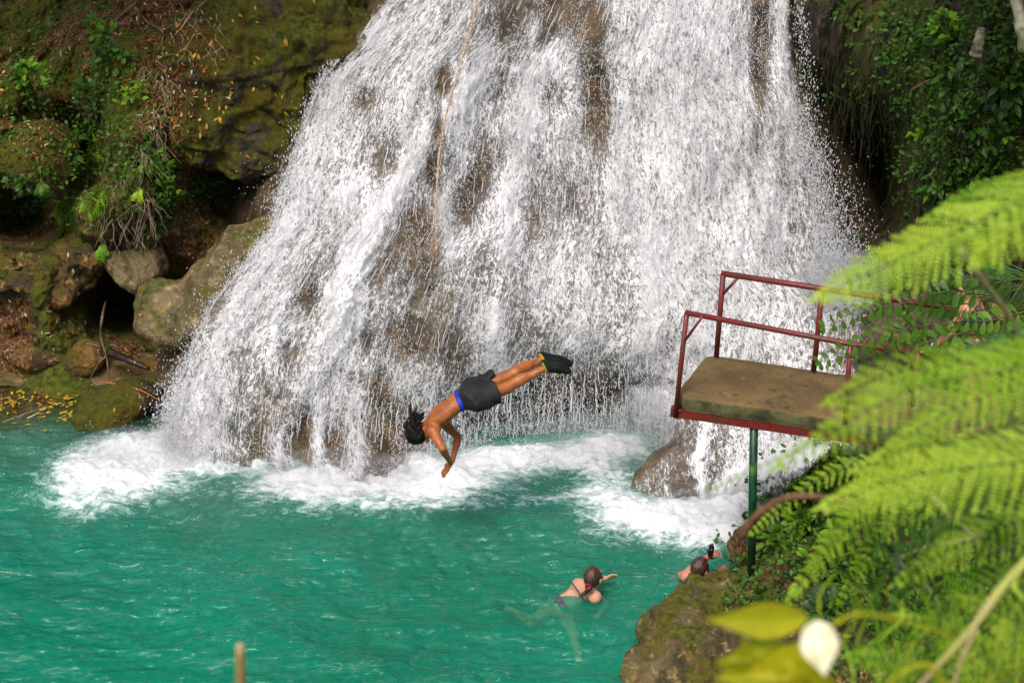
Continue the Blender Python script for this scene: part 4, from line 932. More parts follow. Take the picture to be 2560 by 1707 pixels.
CON = concrete(); GRN = plain('dark_green_paint', (.003, .045, .014), .4, spec=.5, scale=8, var=.4)
# slab: broken-edged thick plate with a chamfered near-left corner
def slab():
    cor = [FL+unit(FR-FL)*.10, FR, BR, BL+unit(BR-BL)*.05, BL+unit(FL-BL)*.05, FL+unit(BL-FL)*.12]
    pts = []
    for i in range(len(cor)):
        a, b = cor[i], cor[(i+1) % len(cor)]; n_ = max(2, int(np.linalg.norm(b-a)/.035))
        for k in range(n_): pts.append(a+(b-a)*k/n_)
    c = sum(pts)/len(pts); out = []
    rings = [(0, .985, .0), (0, .996, -.006), (.0, 1.0, -.02), (.0, 1.0, -.07), (0, 1.0, -.115), (0, .985, -.128)]
    vs = [c]; 
    for s_ in (.35, .7): vs += [c+(p-c)*s_ for p in pts]
    for _, s_, dz in rings:
        for i, p in enumerate(pts):
            q = c+(p-c)*s_+up*dz; q = q+V(*(vnoise(np.array([q*V(9, 9, 9), q*V(9, 9, 9)+50, q*9+90]), 3)))*.0045; vs.append(q)
    n_ = len(pts); fs = [(0, 1+i, 1+(i+1) % n_) for i in range(n_)]; nr = 2+len(rings)
    for r_ in range(nr-1):
        for i in range(n_): a = 1+r_*n_+i; b = 1+r_*n_+(i+1) % n_; fs.append((a, a+n_, b+n_, b))
    fs.append(tuple(1+(nr-1)*n_+i for i in range(n_)))
    mb = MB(); mb.add(vs, fs); return mb.build('slab', CON, root)
slab()
def beam(a, b, w_, h_, mat, name, drop=.13, inset=.0):
    d = unit(b-a); s = unit(np.cross(up, d)); mb = MB(); c = (a+b)/2-up*(drop+h_/2); L = np.linalg.norm(b-a)/2
    mb.box(c, d*L, s*.006, up*h_/2); mb.box(c+up*(h_/2-.005)+s*w_*.5, d*L, s*w_*.5, up*.006); mb.box(c-up*(h_/2-.005)+s*w_*.5, d*L, s*w_*.5, up*.006)
    return mb.build(name, mat, root, smooth=False, bevel=.002)
dn_ = unit(BL-FL)
beam(FL-uF*.02+dn_*.02, FR+dn_*.02, .06, .085, RED, 'edge_beam')
beam(BR-dn_*.02, BL-uF*.02-dn_*.02, .06, .085, RED, 'edge_beam')
beam(BL+uF*.02, FL+uF*.02, .06, .085, RED, 'edge_beam')
# green post under the slab
pt = onplane(1885, 1062, -.2); 
foot = at(1878, 1478, pt[1]); mb = MB(); mb.tube([foot+V(0, 0, -.1), pt], .037, 14); o = mb.build('support_post', GRN, root)
# railings
def post(px0, py0, px1, py1, Yb, name='post', rad=.024, par=None, tiltback=0):
    """post foot pixel, top pixel; stands on the plane depth of the slab edge"""
    a = at(px0, py0, Yb); b = at(px1, py1, Yb+.01)
    return a, b
def rail(posts, top_px, label_parts, rad=.025, brace=None, extend=None):
    rr = empty('railing', (0, 0, 0)); rr.parent = root; tops = []
    for (x0, y0, x1, y1, Yb) in posts:
        a, b = at(x0, y0, Yb), at(x1, y1, Yb+.03); mb = MB(); mb.tube([a, b], rad*.92, 12); mb.build('post', RED, rr); tops.append(b)
    L = [tops[0]-unit(tops[1]-tops[0])*.015]+tops[1:]
    if extend: L.append(at(*extend))
    mb = MB(); mb.tube(L, rad, 12); mb.build('handrail', RED, rr)
    if brace:
        a, b = brace; mb = MB(); mb.tube([a, b], rad*.5 if len(posts) else .01, 8); mb.build('brace', RED, rr)
    return tops
yF = onplane(1690, 990)[1]; yB = onplane(1766, 886)[1]
y2 = onplane(2110, 1052)[1]; yb2 = onplane(2035, 927)[1]
t1 = rail([(1688, 1042, 1717, 782, yF-.01), (2112, 1058, 2126, 860, y2)], None, None, .024, (at(1712, 852, yF-.02), at(1757, 790, yF-.06)), (2330, 886, y2-.12))
t2 = rail([(1791, 890, 1808, 684, yB-.05), (2034, 925, 2056, 722, yb2-.03)], None, None, .027, (at(1808, 735, yB-.05), at(1846, 693, yB-.06)), (2380, 770, yb2-.18))
mb = MB(); q = at(2290, 935, y2-.1); q2 = at(2296, 835+45, y2-.1); mb.tube([q+V(0, 0, -.3), q2], .022, 10); 
mb.build('post', RED, root)
rehome(root)
for c in root.children:
    if c.type == 'EMPTY': c.matrix_parent_inverse = Matrix.Translation(root.location).inverted()
tag(root, 'concrete diving platform with rusty red railings on a green post', 'diving platform')

# ================================================================ PEOPLE
def skin_mat(name, c, dark):
    t = NT(name); g = t.pos(); n = t.noise(g, 9, 5, .6); n2 = t.noise(g, 60, 3)
    cc = t.mix(t.rng(n, .35, .65), dark, c)
    r_ = t.rng(t.noise(g, 22, 4, .6), .3, .7, .32, .62)
    return t.surf(t.bsdf(color=cc, rough=r_, spec=.4, sss=.05, normal=t.bump(t.noise(g, 26, 4, .6), .35, .006, t.bump(n2, .15, .004))))
M['skin_diver'] = skin_mat('warm_brown_skin', (.42, .135, .036), (.27, .078, .020))
M['skin_pale'] = skin_mat('pale_skin', (.66, .36, .24), (.55, .27, .17))
M['skin_pink'] = skin_mat('sunburnt_skin', (.62, .28, .18), (.50, .20, .12))
M['hair_black'] = plain('wet_black_hair', (.005, .004, .003), .5, spec=.22, scale=60, var=.5, bump=.6)
M['hair_brown'] = plain('wet_brown_hair', (.06, .028, .013), .38, spec=.6, scale=60, var=.5, bump=.6)
M['cloth_black'] = plain('black_shorts_cloth', (.014, .014, .017), .75, scale=9, var=.3, bump=.5)
M['blue'] = plain('blue_waistband', (.006, .03, .42), .6)
M['shoe'] = plain('black_water_shoe', (.006, .006, .007), .7, spec=.2)
M['sole'] = plain('dark_green_sole', (.003, .018, .009), .7, spec=.2)
M['trim'] = plain('yellow_shoe_trim', (.35, .27, .01), .5)
M['bikini'] = plain('dark_bikini_cloth', (.02, .03, .05), .6, c2=(.12, .14, .16), scale=60)
M['eye'] = plain('eye', (.02, .012, .008), .1, bump=0)
M['white'] = plain('white_band', (.8, .82, .85), .4); M['cyan'] = plain('blue_band', (.01, .16, .30), .4); M['gear'] = plain('black_gadget', (.01, .01, .012), .4)

def frame(z, x):
    z = unit(z); x = unit(x-z*np.dot(x, z)); return np.array([x, np.cross(z, x), z])
def add_hand(f, wr, tip, side, k=.006, s=1.0, spread=.16, curl=.25):
    """wr wrist, tip middle fingertip, side = direction of the thumb side; palm normal = d x side"""
    d = unit(tip-wr); sd_ = unit(side-d*np.dot(side, d)); n_ = np.cross(d, sd_); L = np.linalg.norm(tip-wr)
    f.ell(wr+d*.047*s, (.040*s, .016*s, .050*s), frame(d, sd_), .012)
    base = wr+d*.085*s
    for i, (o_, ln) in enumerate(((.030, .92), (.010, 1.0), (-.010, .94), (-.029, .76))):
        b = base+sd_*o_*s; l_ = (L-.085*s)*ln; d1 = unit(d+sd_*(o_*spread/.03)); p1 = b+d1*l_*.45; d2 = unit(d1+n_*curl); p2 = p1+d2*l_*.32; d3 = unit(d2+n_*curl); p3 = p2+d3*l_*.25
        f.cone(b-d*.02, p1, .0095*s, .0088*s, k); f.cone(p1, p2, .0088*s, .008*s, k*.5); f.cone(p2, p3, .008*s, .0068*s, k*.5)
    tb_ = wr+d*.03*s+sd_*.03*s; t1 = tb_+unit(d+sd_*.9)*.035*s; t2 = t1+unit(d+sd_*.35+n_*.3)*.032*s
    f.cone(wr+d*.02*s, tb_, .014*s, .013*s, .01); f.cone(tb_, t1, .013*s, .010*s, k); f.cone(t1, t2, .010*s, .008*s, k)
def body(J, h=.0065, fem=False, s=1.0, hands=('L', 'R'), bare_feet=True):
    A = np.array([v for v in J.values() if hasattr(v, '__len__') and len(v) == 3 and not isinstance(v, str)])
    A = np.array([J[k] for k in J if k[0] != '_'])
    f = Field(A.min(0)-.2, A.max(0)+.2, h)
    pel, wst, ch, nk, hd = J['pel'], J['wst'], J['ch'], J['nk'], J['hd']; lat = J['_lat']
    Fp = frame(wst-pel, lat); Fc = frame(nk-ch, J['shL']-J['shR']); Fw = frame(ch-wst, lat)
    # Fc rows: lateral, front/back, axis
    f.ell(pel, (.158*s, .108*s, .115*s), Fp, .03)
    f.ell(wst, ((.118 if fem else .132)*s, .088*s, .13*s), Fw, .05)
    f.ell(ch, ((.142 if fem else .158)*s, .098*s, .175*s), Fc, .05)
    f.cone(J['shL'], J['shR'], .058*s, .058*s, .05); f.cone(ch, nk, .085*s, .055*s, .04)
    bk = J['_back']
    for sd_ in ('L', 'R'):
        sh = J['sh'+sd_]; f.ell(sh, (.062*s,)*3, None, .03)
        f.ell(ch+(sh-ch)*.52+bk*.055*s, (.065*s, .03*s, .08*s), Fc, .035)          # shoulder blade
        el, wr = J['el'+sd_], J['wr'+sd_]
        f.cone(sh, el, .048*s, .037*s, .025); f.ell(sh+(el-sh)*.45, (.046*s, .046*s, .09*s), frame(el-sh, lat+.01), .02)
        f.cone(el, wr, .036*s, .025*s, .012); f.ell(el+(wr-el)*.25, (.040*s, .036*s, .075*s), frame(wr-el, lat+.01), .02)
        if sd_ in hands: add_hand(f, wr, J['ha'+sd_], J['_th'+sd_], s=s)
        hp_, kn, an, to = J['hip'+sd_], J['kn'+sd_], J['an'+sd_], J['to'+sd_]
        f.ell(hp_+(pel-hp_)*.25+bk*.045*s-unit(wst-pel)*.02, (.082*s, .082*s, .092*s), Fp, .03)     # glute
        f.cone(hp_, kn, .085*s, .054*s, .03); f.cone(kn, an, .050*s, .034*s, .015)
        cb = J.get('_calf', bk); f.ell(kn+(an-kn)*.30+cb*.018*s, (.050*s, .050*s, .12*s), frame(an-kn, lat), .025); f.ell(kn, (.054*s, .056*s, .06*s), frame(an-kn, lat), .02)
        dd = unit(to-an); heel = an-unit(to-an)*.03*s+unit(an-kn)*.035*s
        f.cone(heel, an, .032*s, .033*s, .02); f.cone(heel, an+(to-an)*.55+unit(an-kn)*.018*s, .030*s, .034*s, .025); f.cone(an+(to-an)*.5+unit(an-kn)*.018*s, to, .036*s, .022*s, .02)
        f.cone(an, an+(to-an)*.5, .032*s, .028*s, .02)
        if bare_feet:
            ls = unit(np.cross(dd, unit(an-kn)))
            for q in range(5): b = to-dd*.02*s+ls*(q-2)*.014*s; f.cone(b, b+dd*(.045-.004*q)*s, .0095*s, .008*s, .006)
    # spine groove
    f.cone(wst+bk*.10*s, ch+bk*.115*s+unit(ch-wst)*.08, .014*s, .014*s, .0, 'cut')
    # neck and head with a face
    hf, hu = unit(J['_face']), J['_crown']; hu = unit(hu-hf*np.dot(hu, hf)); hl = np.cross(hf, hu); Fh = np.array([hl, hf, hu])
    f.cone(nk-unit(nk-ch)*.04, hd-hu*.05-hf*.015, .056*s, .052*s, .025)
    f.ell(hd+hu*.018, (.076*s, .095*s, .100*s), Fh, .02); f.ell(hd-hu*.045+hf*.028, (.056*s, .062*s, .066*s), Fh, .03)
    f.ell(hd-hu*.095+hf*.072, (.022*s, .02*s, .018*s), Fh, .02)                  # chin
    f.cone(hd+hu*.012+hf*.092, hd-hu*.028+hf*.112, .009, .014, .012)              # nose
    f.ell(hd-hu*.028+hf*.100, (.018, .012, .009), Fh, .006)
    f.ell(hd+hu*.032+hf*.084, (.05, .018, .012), Fh, .014)                        # brow
    for q in (-1, 1):
        f.ell(hd+hl*.031*q+hu*.006+hf*.097, (.016, .012, .011), Fh, 0, 'cut')
        f.ell(hd+hl*.079*q-hu*.006-hf*.008, (.010, .019, .031), Fh, .006)         # ear
        f.ell(hd+hl*.038*q-hu*.022+hf*.078, (.024, .018, .018), Fh, .014)         # cheek
    f.ell(hd-hu*.060+hf*.096, (.024, .011, .006), Fh, .004); f.ell(hd-hu*.071+hf*.093, (.020, .011, .006), Fh, .004)
    f.cone(hd-hu*.0655+hf*.108-hl*.02, hd-hu*.0655+hf*.108+hl*.02, .0035, .0035, 0, 'cut')
    return f, (hf, hu, hl, Fh)
def make(f, name, mat, root, F=None, it=1):
    vs, fs = f.mesh(F); vs = soften(vs, fs, it, .5)
    if name == 'hair':
        c = HD[0]; Fh_ = HD[1]; q = (vs-c)@Fh_.T; an = np.arctan2(q[:, 0], q[:, 2]+.02); rad = (vs-c)/(np.linalg.norm(vs-c, axis=1)[:, None]+1e-6)
        vs = vs+rad*(vnoise(np.stack([an*9, q[:, 1]*14, an*0], -1), 4)*.0045+vnoise(np.stack([an*24, q[:, 1]*30, an*0], -1), 6)*.003+fbm(vs*30, 2, 9)*.002)[:, None]
    return mesh_np(name, vs, fs, mat, root)
HD = [None, None]
def band(f, c, nrm, w_, grow, within=None):
    X = f.coords(); q = np.abs(((X-c)*unit(nrm)).sum(-1))-w_; F = np.maximum(f.F-grow, q)
    if within is not None: F = np.maximum(F, np.linalg.norm(X-c, axis=-1)-within)
    return F
def hair_cap(J, fr, strands_, h=.006, name='hair', cap=(.081, .097, .101), cut=True):
    hf, hu, hl, Fh = fr; hd = J['hd']; HD[0] = hd; HD[1] = Fh; pts = [hd]+[p for s_ in strands_ for p in s_[0]]; A = np.array(pts)
    g = Field(A.min(0)-.16, A.max(0)+.16, h); g.ell(hd+hu*.022-hf*.012, cap, Fh, .0)
    if cut:
        c = hd-hu*.035+hf*.085; g.ell(c, (.066, .060, .085), Fh, 0, 'cut')
        sl, X = slice(None), g.coords(); plane = ((X-(hd-hu*.055))*(-hu*1.0+hf*.35)).sum(-1); g.F = np.maximum(g.F, plane)
    for pts_, r0, r1 in strands_:
        S_ = spline(pts_, 7)
        for i in range(6): g.cone(S_[i], S_[i+1], r0+(r1-r0)*i/6, r0+(r1-r0)*(i+1)/6, .007)
    X = g.coords(); return g

# ---- the diver
Y0 = 17.3
J = dict(pel=at(1187, 986, Y0+.05), wst=at(1147, 1003, Y0+.03), ch=at(1108, 1033, Y0), nk=at(1076, 1058, Y0), hd=at(1048, 1083, Y0-.03),
         shL=at(1083, 1078, Y0-.16), shR=at(1098, 1046, Y0+.17), elL=at(1106, 1121, Y0-.33), wrL=at(1127, 1157, Y0-.14), haL=at(1103, 1191, Y0-.16),
         elR=at(1145, 1092, Y0+.24), wrR=at(1131, 1152, Y0-.02), haR=at(1111, 1194, Y0-.06),
         hipL=at(1195, 998, Y0-.05), hipR=at(1187, 978, Y0+.15), knL=at(1271, 968, Y0+.06), knR=at(1290, 931, Y0+.25), anL=at(1366, 918, Y0+.16), anR=at(1358, 898, Y0+.42), toL=at(1413, 926, Y0+.14), toR=at(1417, 908, Y0+.42))
J['_lat'] = unit(J['hipL']-J['hipR']); ax_ = unit(J['nk']-J['pel']); bk = unit(np.cross(ax_, J['shL']-J['shR'])); bk = bk if bk[2] > 0 else -bk
J['_back'] = bk; J['_calf'] = bk; J['_thL'] = V(-.3, .9, .1); J['_thR'] = V(-.3, -.9, .1)
J['_face'] = V(.50, .12, -.86); J['_crown'] = V(-.80, -.05, -.48)
root = empty('person', J['pel'])
f, fr = body(J, .0062, s=.97, bare_feet=False)
bodyo = make(f, 'body', M['skin_diver'], root)
# shorts: loose cloth around pelvis and upper thighs, open legs
g = Field(np.array([J['wst'], J['knL'], J['knR'], J['pel']]).min(0)-.25, np.array([J['wst'], J['knL'], J['knR'], J['pel']]).max(0)+.25, .0066)
Fp = frame(J['wst']-J['pel'], J['_lat'])
g.ell(J['pel'], (.178, .132, .145), Fp, .03); g.ell(J['pel']+(J['wst']-J['pel'])*.45, (.152, .118, .10), Fp, .04)
eL = J['hipL']+(J['knL']-J['hipL'])*.62; eR = J['hipR']+(J['knR']-J['hipR'])*.56
for a, b in ((J['hipL'], eL), (J['hipR'], eR)):
    g.cone(a, b, .112, .118, .035); g.ell(a+bk*.05, (.1, .1, .1), None, .03)
X = g.coords(); cr_ = (fbm(X.reshape(-1, 3)[::1]*V(9, 9, 9), 2, 5)*.009).reshape(X.shape[:3]) + .005*np.sin((X*V(38, 12, 26)).sum(-1)+3*np.sin((X*V(7, 11, 5)).sum(-1)))
Fs = g.F+cr_.astype(np.float32)
for a, b in ((J['hipL'], eL), (J['hipR'], eR)):     # hem planes only act on their own leg
    d_ = unit(b-a); pl = ((X-b)*d_).sum(-1)
    Fs = np.maximum(Fs, np.where(np.linalg.norm(X-(b+d_*.08), axis=-1) < .17, pl, -1).astype(np.float32))
dw = unit(J['wst']-J['pel']); wc = J['pel']+(J['wst']-J['pel'])*.80
Fs = np.maximum(Fs, ((X-wc)*dw).sum(-1)); inner = Field.__new__(Field); inner.h = g.h; inner.lo = g.lo; inner.n = g.n; inner.F = np.full(g.n, 1., np.float32)
for a, b in ((J['hipL'], eL), (J['hipR'], eR)): d_ = unit(b-a); inner.cone(a+d_*.12, b+d_*.1, .088, .104, 0)
Fs = np.maximum(Fs, -inner.F)
sh_ = make(g, 'shorts', M['cloth_black'], root, Fs, 1)
make(f, 'waistband', M['blue'], root, band(f, wc+dw*.018, dw, .022, .008, .2), 0)
# water shoes
for sd_ in ('L', 'R'):
    an, to, kn = J['an'+sd_], J['to'+sd_], J['kn'+sd_]; dn2 = unit(an-kn); d_ = unit(to-an); g = Field(np.minimum(an, to)-.16, np.maximum(an, to)+.16, .005)
    heel = an-d_*.04+dn2*.035; g.cone(heel, an, .042, .040, .02); g.cone(heel, an+(to-an)*.55+dn2*.02, .040, .046, .03); g.cone(an+(to-an)*.5+dn2*.02, to+d_*.03, .047, .030, .02); g.cone(an-dn2*.02, an+(to-an)*.4, .040, .036, .02)
    X = g.coords(); cut_ = -((X-(an-dn2*.022))*dn2).sum(-1); so_n = unit(np.cross(np.cross(d_, dn2), d_)); cc = an+dn2*.048
    Fu = np.maximum(g.F, cut_.astype(np.float32)); so2 = make(g, 'shoe', M['shoe'], root, Fu, 0)
    Fsole = np.maximum(g.F-.005, (-((X-cc)*so_n).sum(-1)).astype(np.float32)); make(g, 'sole', M['sole'], so2, Fsole, 0)
    Ft = np.maximum(g.F-.004, (np.abs(((X-(an-dn2*.016))*dn2).sum(-1))-.008).astype(np.float32)); make(g, 'cuff', M['trim'], so2, Ft, 0)
# hair streaming up off the nape
hf, hu, hl, Fh = fr; hd = J['hd']; stn = []
for i in range(64):
    a = rnd.uniform(-1, 1); b = rnd.uniform(-.6, 1)
    s0 = hd+hu*.06*b-hf*.07*math.sqrt(max(0, 1-a*a*.8))+hl*.07*a
    e = at(1030+rnd.gauss(2, 8)-8*b, 1051+rnd.gauss(0, 13)+18*b, Y0+a*.06)
    if i % 3 == 0: e = at(1054+rnd.gauss(0, 7), 1033+rnd.gauss(0, 7), Y0+a*.04)
    stn.append(([s0, (s0+e)/2+V(-.03, 0, .01)+rng.normal(0, .006, 3), e], .020, .004))
for q in (-1, 1): stn.append(([hd+hl*.07*q+hu*.03, hd+hl*.086*q-hu*.01-hf*.01, hd+hl*.075*q-hu*.05-hf*.04], .026, .016))
g = hair_cap(J, fr, stn, .005, cap=(.090, .106, .110)); make(g, 'hair', M['hair_black'], root, None, 0)
rehome(root); tag(root, 'person diving headfirst in black shorts with a blue waistband, arms reaching down', 'person')

# ---- swimmer with the ponytail
def zz(px, py, z): return at_z(px, py, z)
J = dict(pel=zz(1401, 1518, -.135), wst=zz(1424, 1500, -.095), ch=zz(1455, 1482, -.03), nk=zz(1474, 1468, .08), hd=zz(1484, 1444, .20), shL=zz(1446, 1464, .05), shR=zz(1488, 1492, .03),
         elL=zz(1480, 1450, .03), wrL=zz(1514, 1445, .06), haL=zz(1543, 1439, .07), elR=zz(1508, 1508, -.10), wrR=zz(1500, 1530, -.16), haR=zz(1485, 1545, -.2),
         hipL=zz(1388, 1514, -.17), hipR=zz(1410, 1528, -.14), knL=zz(1325, 1555, -.16), anL=zz(1288, 1532, -.15), toL=zz(1266, 1520, -.13), knR=zz(1432, 1580, -.15), anR=zz(1446, 1640, -.20), toR=zz(1448, 1668, -.26))
J['_lat'] = unit(J['hipL']-J['hipR']); J['_back'] = V(-.25, -.2, .94); J['_calf'] = V(0, 0, 1); J['_thL'] = V(0, -.5, .9); J['_thR'] = V(0, -1, 0); J['_face'] = V(.55, .83, .05); J['_crown'] = V(-.05, 0, 1)
root = empty('person', J['pel']); f, fr = body(J, .0075, True, .92)
make(f, 'body', M['skin_pale'], root)
ax_ = unit(J['ch']-J['pel'])
make(f, 'bikini_bottom', M['bikini'], root, band(f, J['pel']+ax_*.02, ax_, .036, .006, .2), 0)
make(f, 'bikini_strap', M['bikini'], root, band(f, J['ch']-ax_*.03, ax_, .009, .005, .19), 0)
hf, hu, hl, Fh = fr; hd = J['hd']; stn = []
for i in range(16):
    a = rnd.uniform(-1, 1); s0 = hd-hf*.085+hl*.02*a-hu*.02; stn.append(([s0, zz(1473+a*3, 1470, .16), zz(1462+a*4, 1482, .10), zz(1449+a*2, 1491, .09)], .016, .006))
g = hair_cap(J, fr, stn, .0055); hr = make(g, 'hair', M['hair_brown'], root, None, 0)
mb = MB(); q = zz(1470, 1466, .19); mb.tube([q+V(math.cos(a)*.022, math.sin(a)*.012, math.sin(a)*.02) for a in np.linspace(0, 6.3, 12)], .009, 6, False); mb.build('hair_tie', plain('red_hair_tie', (.3, .01, .02), .6), hr)
rehome(root); tag(root, 'person swimming breaststroke with a long dark ponytail and dark bikini', 'person')

# ---- bather holding the rock
J = dict(pel=zz(1690, 1500, -.62), wst=zz(1698, 1478, -.42), ch=zz(1716, 1455, -.16), nk=zz(1738, 1437, .06), hd=zz(1750, 1421, .20), shL=zz(1716, 1440, .03), shR=zz(1752, 1452, .0),
         elL=zz(1738, 1410, .07), wrL=zz(1776, 1388, .22), haL=zz(1806, 1380, .33), elR=zz(1780, 1450, -.1), wrR=zz(1800, 1430, .0), haR=zz(1815, 1415, .08),
         hipL=zz(1680, 1500, -.66), hipR=zz(1700, 1510, -.66), knL=zz(1672, 1520, -1.0), anL=zz(1650, 1530, -1.3), toL=zz(1640, 1540, -1.4), knR=zz(1700, 1530, -1.0), anR=zz(1690, 1540, -1.35), toR=zz(1690, 1550, -1.45))
J['_lat'] = unit(J['hipL']-J['hipR']); J['_back'] = V(-.5, -.75, .4); J['_thL'] = V(-.6, .4, .6); J['_thR'] = V(-1, 0, 0); J['_face'] = V(.62, .70, -.15); J['_crown'] = V(.1, 0, 1)
root = empty('person', J['pel']); f, fr = body(J, .0075, False, .95)
make(f, 'body', M['skin_pink'], root); g = hair_cap(J, fr, [([J['hd']-fr[0]*.08, J['hd']-fr[0]*.085-fr[1]*.05, J['hd']-fr[0]*.06-fr[1]*.085], .03, .012)], .0055); make(g, 'hair', M['hair_brown'], root, None, 0)
w_ = J['wrL']+(J['haL']-J['wrL'])*.05; d_ = unit(J['haL']-J['elL']); mb = MB(); mb.box(w_+V(-.005, -.02, .05), (.032, 0, .006), (0, .022, 0), (-.004, 0, .028)); mb.box(w_+V(.0, -.01, .095), (.022, 0, .01), (0, .018, 0), (-.006, 0, .026))
mb.tube([w_+V(0, 0, .0)+np.cross(d_, V(math.cos(a), math.sin(a), 0))*.034 for a in np.linspace(0, 6.3, 12)], .011, 6, False)
cam_o = mb.build('wrist_gadget', M['gear'], smooth=False, bevel=.004); 
tag(cam_o, 'black gadget strapped to the wrist of the bather at the rock', 'gadget')
rehome(root); tag(root, 'person with short dark hair in the water holding on to the tan rock', 'person')

# ---- person at the railing behind the leaves
yr = y2-.1
J = dict(pel=at(2446, 860, yr-.05), wst=at(2444, 822, yr-.05), ch=at(2436, 786, yr-.05), nk=at(2432, 752, yr-.05), hd=at(2426, 722, yr-.05), shL=at(2418, 774, yr-.16), shR=at(2450, 764, yr+.12),
         elL=at(2376, 832, yr-.12), wrL=at(2336, 868, yr-.04), haL=at(2304, 880, yr+.0), elR=at(2505, 775, yr+.15), wrR=at(2500, 830, yr+.05), haR=at(2490, 870, yr),
         hipL=at(2438, 868, yr-.12), hipR=at(2454, 864, yr+.05), knL=at(2424, 970, yr-.14), knR=at(2462, 965, yr+.05), anL=at(2438, 1070, yr-.08), anR=at(2480, 1065, yr+.08), toL=at(2400, 1085, yr-.12), toR=at(2445, 1080, yr+.02))
for k_ in ('an', 'to'):
    for s_ in 'LR': q_ = J[k_+s_]; q_[2] = z0-TILT*(q_[0]-x00)+(.085 if k_ == 'an' else .03)
J['_lat'] = unit(J['hipL']-J['hipR']); J['_back'] = V(1, .1, 0); J['_thL'] = V(.1, -.9, .4); J['_thR'] = V(-1, 0, 0); J['_face'] = V(-.97, -.2, -.15); J['_crown'] = V(-.1, 0, 1)
root = empty('person', J['anL']); f, fr = body(J, .0075, True, .93); make(f, 'body', M['skin_pink'], root)
g = hair_cap(J, fr, [([J['hd']-fr[0]*.08+fr[2]*q*.03, J['nk']-fr[0]*.08+fr[2]*q*.04, J['ch']-fr[0]*.12+fr[2]*q*.05], .03, .01) for q in (-1, -.3, .3, 1)], .006); make(g, 'hair', M['hair_brown'], root, None, 0)
make(f, 'swimsuit', plain('blue_green_swimsuit', (.01, .07, .11), .6), root, np.minimum(band(f, J['ch']-V(0, 0, .02), V(0, 0, 1), .05, .007, .2), band(f, J['pel'], V(0, 0, 1), .08, .007, .22)), 0)
wb = MB(); d_ = unit(J['wrL']-J['elL']); fq = frame(d_, V(0, 0, 1))
wb.tube([J['wrL']-d_*.01+(fq[0]*math.cos(a)+fq[1]*math.sin(a))*.030 for a in np.linspace(0, 6.3, 16)], .010, 6, False); wb.build('wristband', M['white'], root)
wb = MB(); wb.tube([J['wrL']+d_*.012+(fq[0]*math.cos(a)+fq[1]*math.sin(a))*.030 for a in np.linspace(0, 6.3, 16)], .007, 6, False); wb.build('wristband', M['cyan'], root)
for q in (-1, 1):
    mb = MB(); c = J['hd']+fr[2]*.031*q+fr[1]*.006+fr[0]*.088
    for a in range(6):
        pass
    gq = Field(c-.02, c+.02, .003); gq.ell(c, (.010, .010, .010), None, 0); make(gq, 'eye', M['eye'], root, None, 0)
rehome(root); tag(root, 'person half hidden by foliage holding the railing with a white and blue wristband', 'person')

# ================================================================ NEAR FOLIAGE
# compound-leaved shrub leaning over the railing
YS = 14.2
root = empty('shrub', at(2600, 900, YS))
for a, b, c, n_ in (((2440, 760), (2240, 760), (2062, 815), 15), ((2430, 800), (2220, 830), (2050, 905), 15), ((2420, 735), (2280, 690), (2130, 705), 12), ((2460, 820), (2330, 850), (2200, 890), 11), ((2480, 740), (2350, 730), (2210, 770), 12),
                    ((2520, 850), (2400, 870), (2270, 960), 11), ((2300, 800), (2230, 850), (2170, 905), 8), ((2560, 720), (2450, 690), (2330, 700), 12), ((2600, 900), (2500, 880), (2400, 930), 12), ((2560, 780), (2480, 800), (2380, 800), 10)):
    mb = MB(); frond(mb, [at(*a, YS), at(*b, YS-.15), at(*c, YS-.05)], n_, .135, .066, V(0, -.85, .5), .45, .005, .14, 2, .10, start=.1, env=lambda t: (1-.45*t)); mb.build('frond', [O_ if rnd.random() < .5 else Mi, M['twig']], root)
mb = MB(); mb.tube(spline([at(2680, 1000, YS), at(2560, 850, YS), at(2440, 770, YS)], 8), .02, 6); mb.build('stem', M['twig'], root)
rehome(root); tag(root, 'shrub with oval paired leaflets growing across the far end of the railings', 'shrub')
# fine grassy palm fronds between the shrub and the person
root = empty('palm', at(2600, 800, 14.6))
for a, b, c in (((2620, 700), (2450, 750), (2270, 800)), ((2640, 760), (2480, 800), (2330, 860)), ((2620, 820), (2520, 830), (2420, 850)), ((2640, 700), (2520, 700), (2440, 730))):
    mb = MB(); frond(mb, [at(*a, 14.6), at(*b, 14.5), at(*c, 14.6)], 26, .34, .012, V(0, -.8, .5), 1.1, .005, .08, 0, .55, env=lambda t: 1-.4*t); mb.build('frond', [Mi, M['stem']], root)
rehome(root); tag(root, 'palm with long thin drooping leaflets in front of the person at the railing', 'palm')

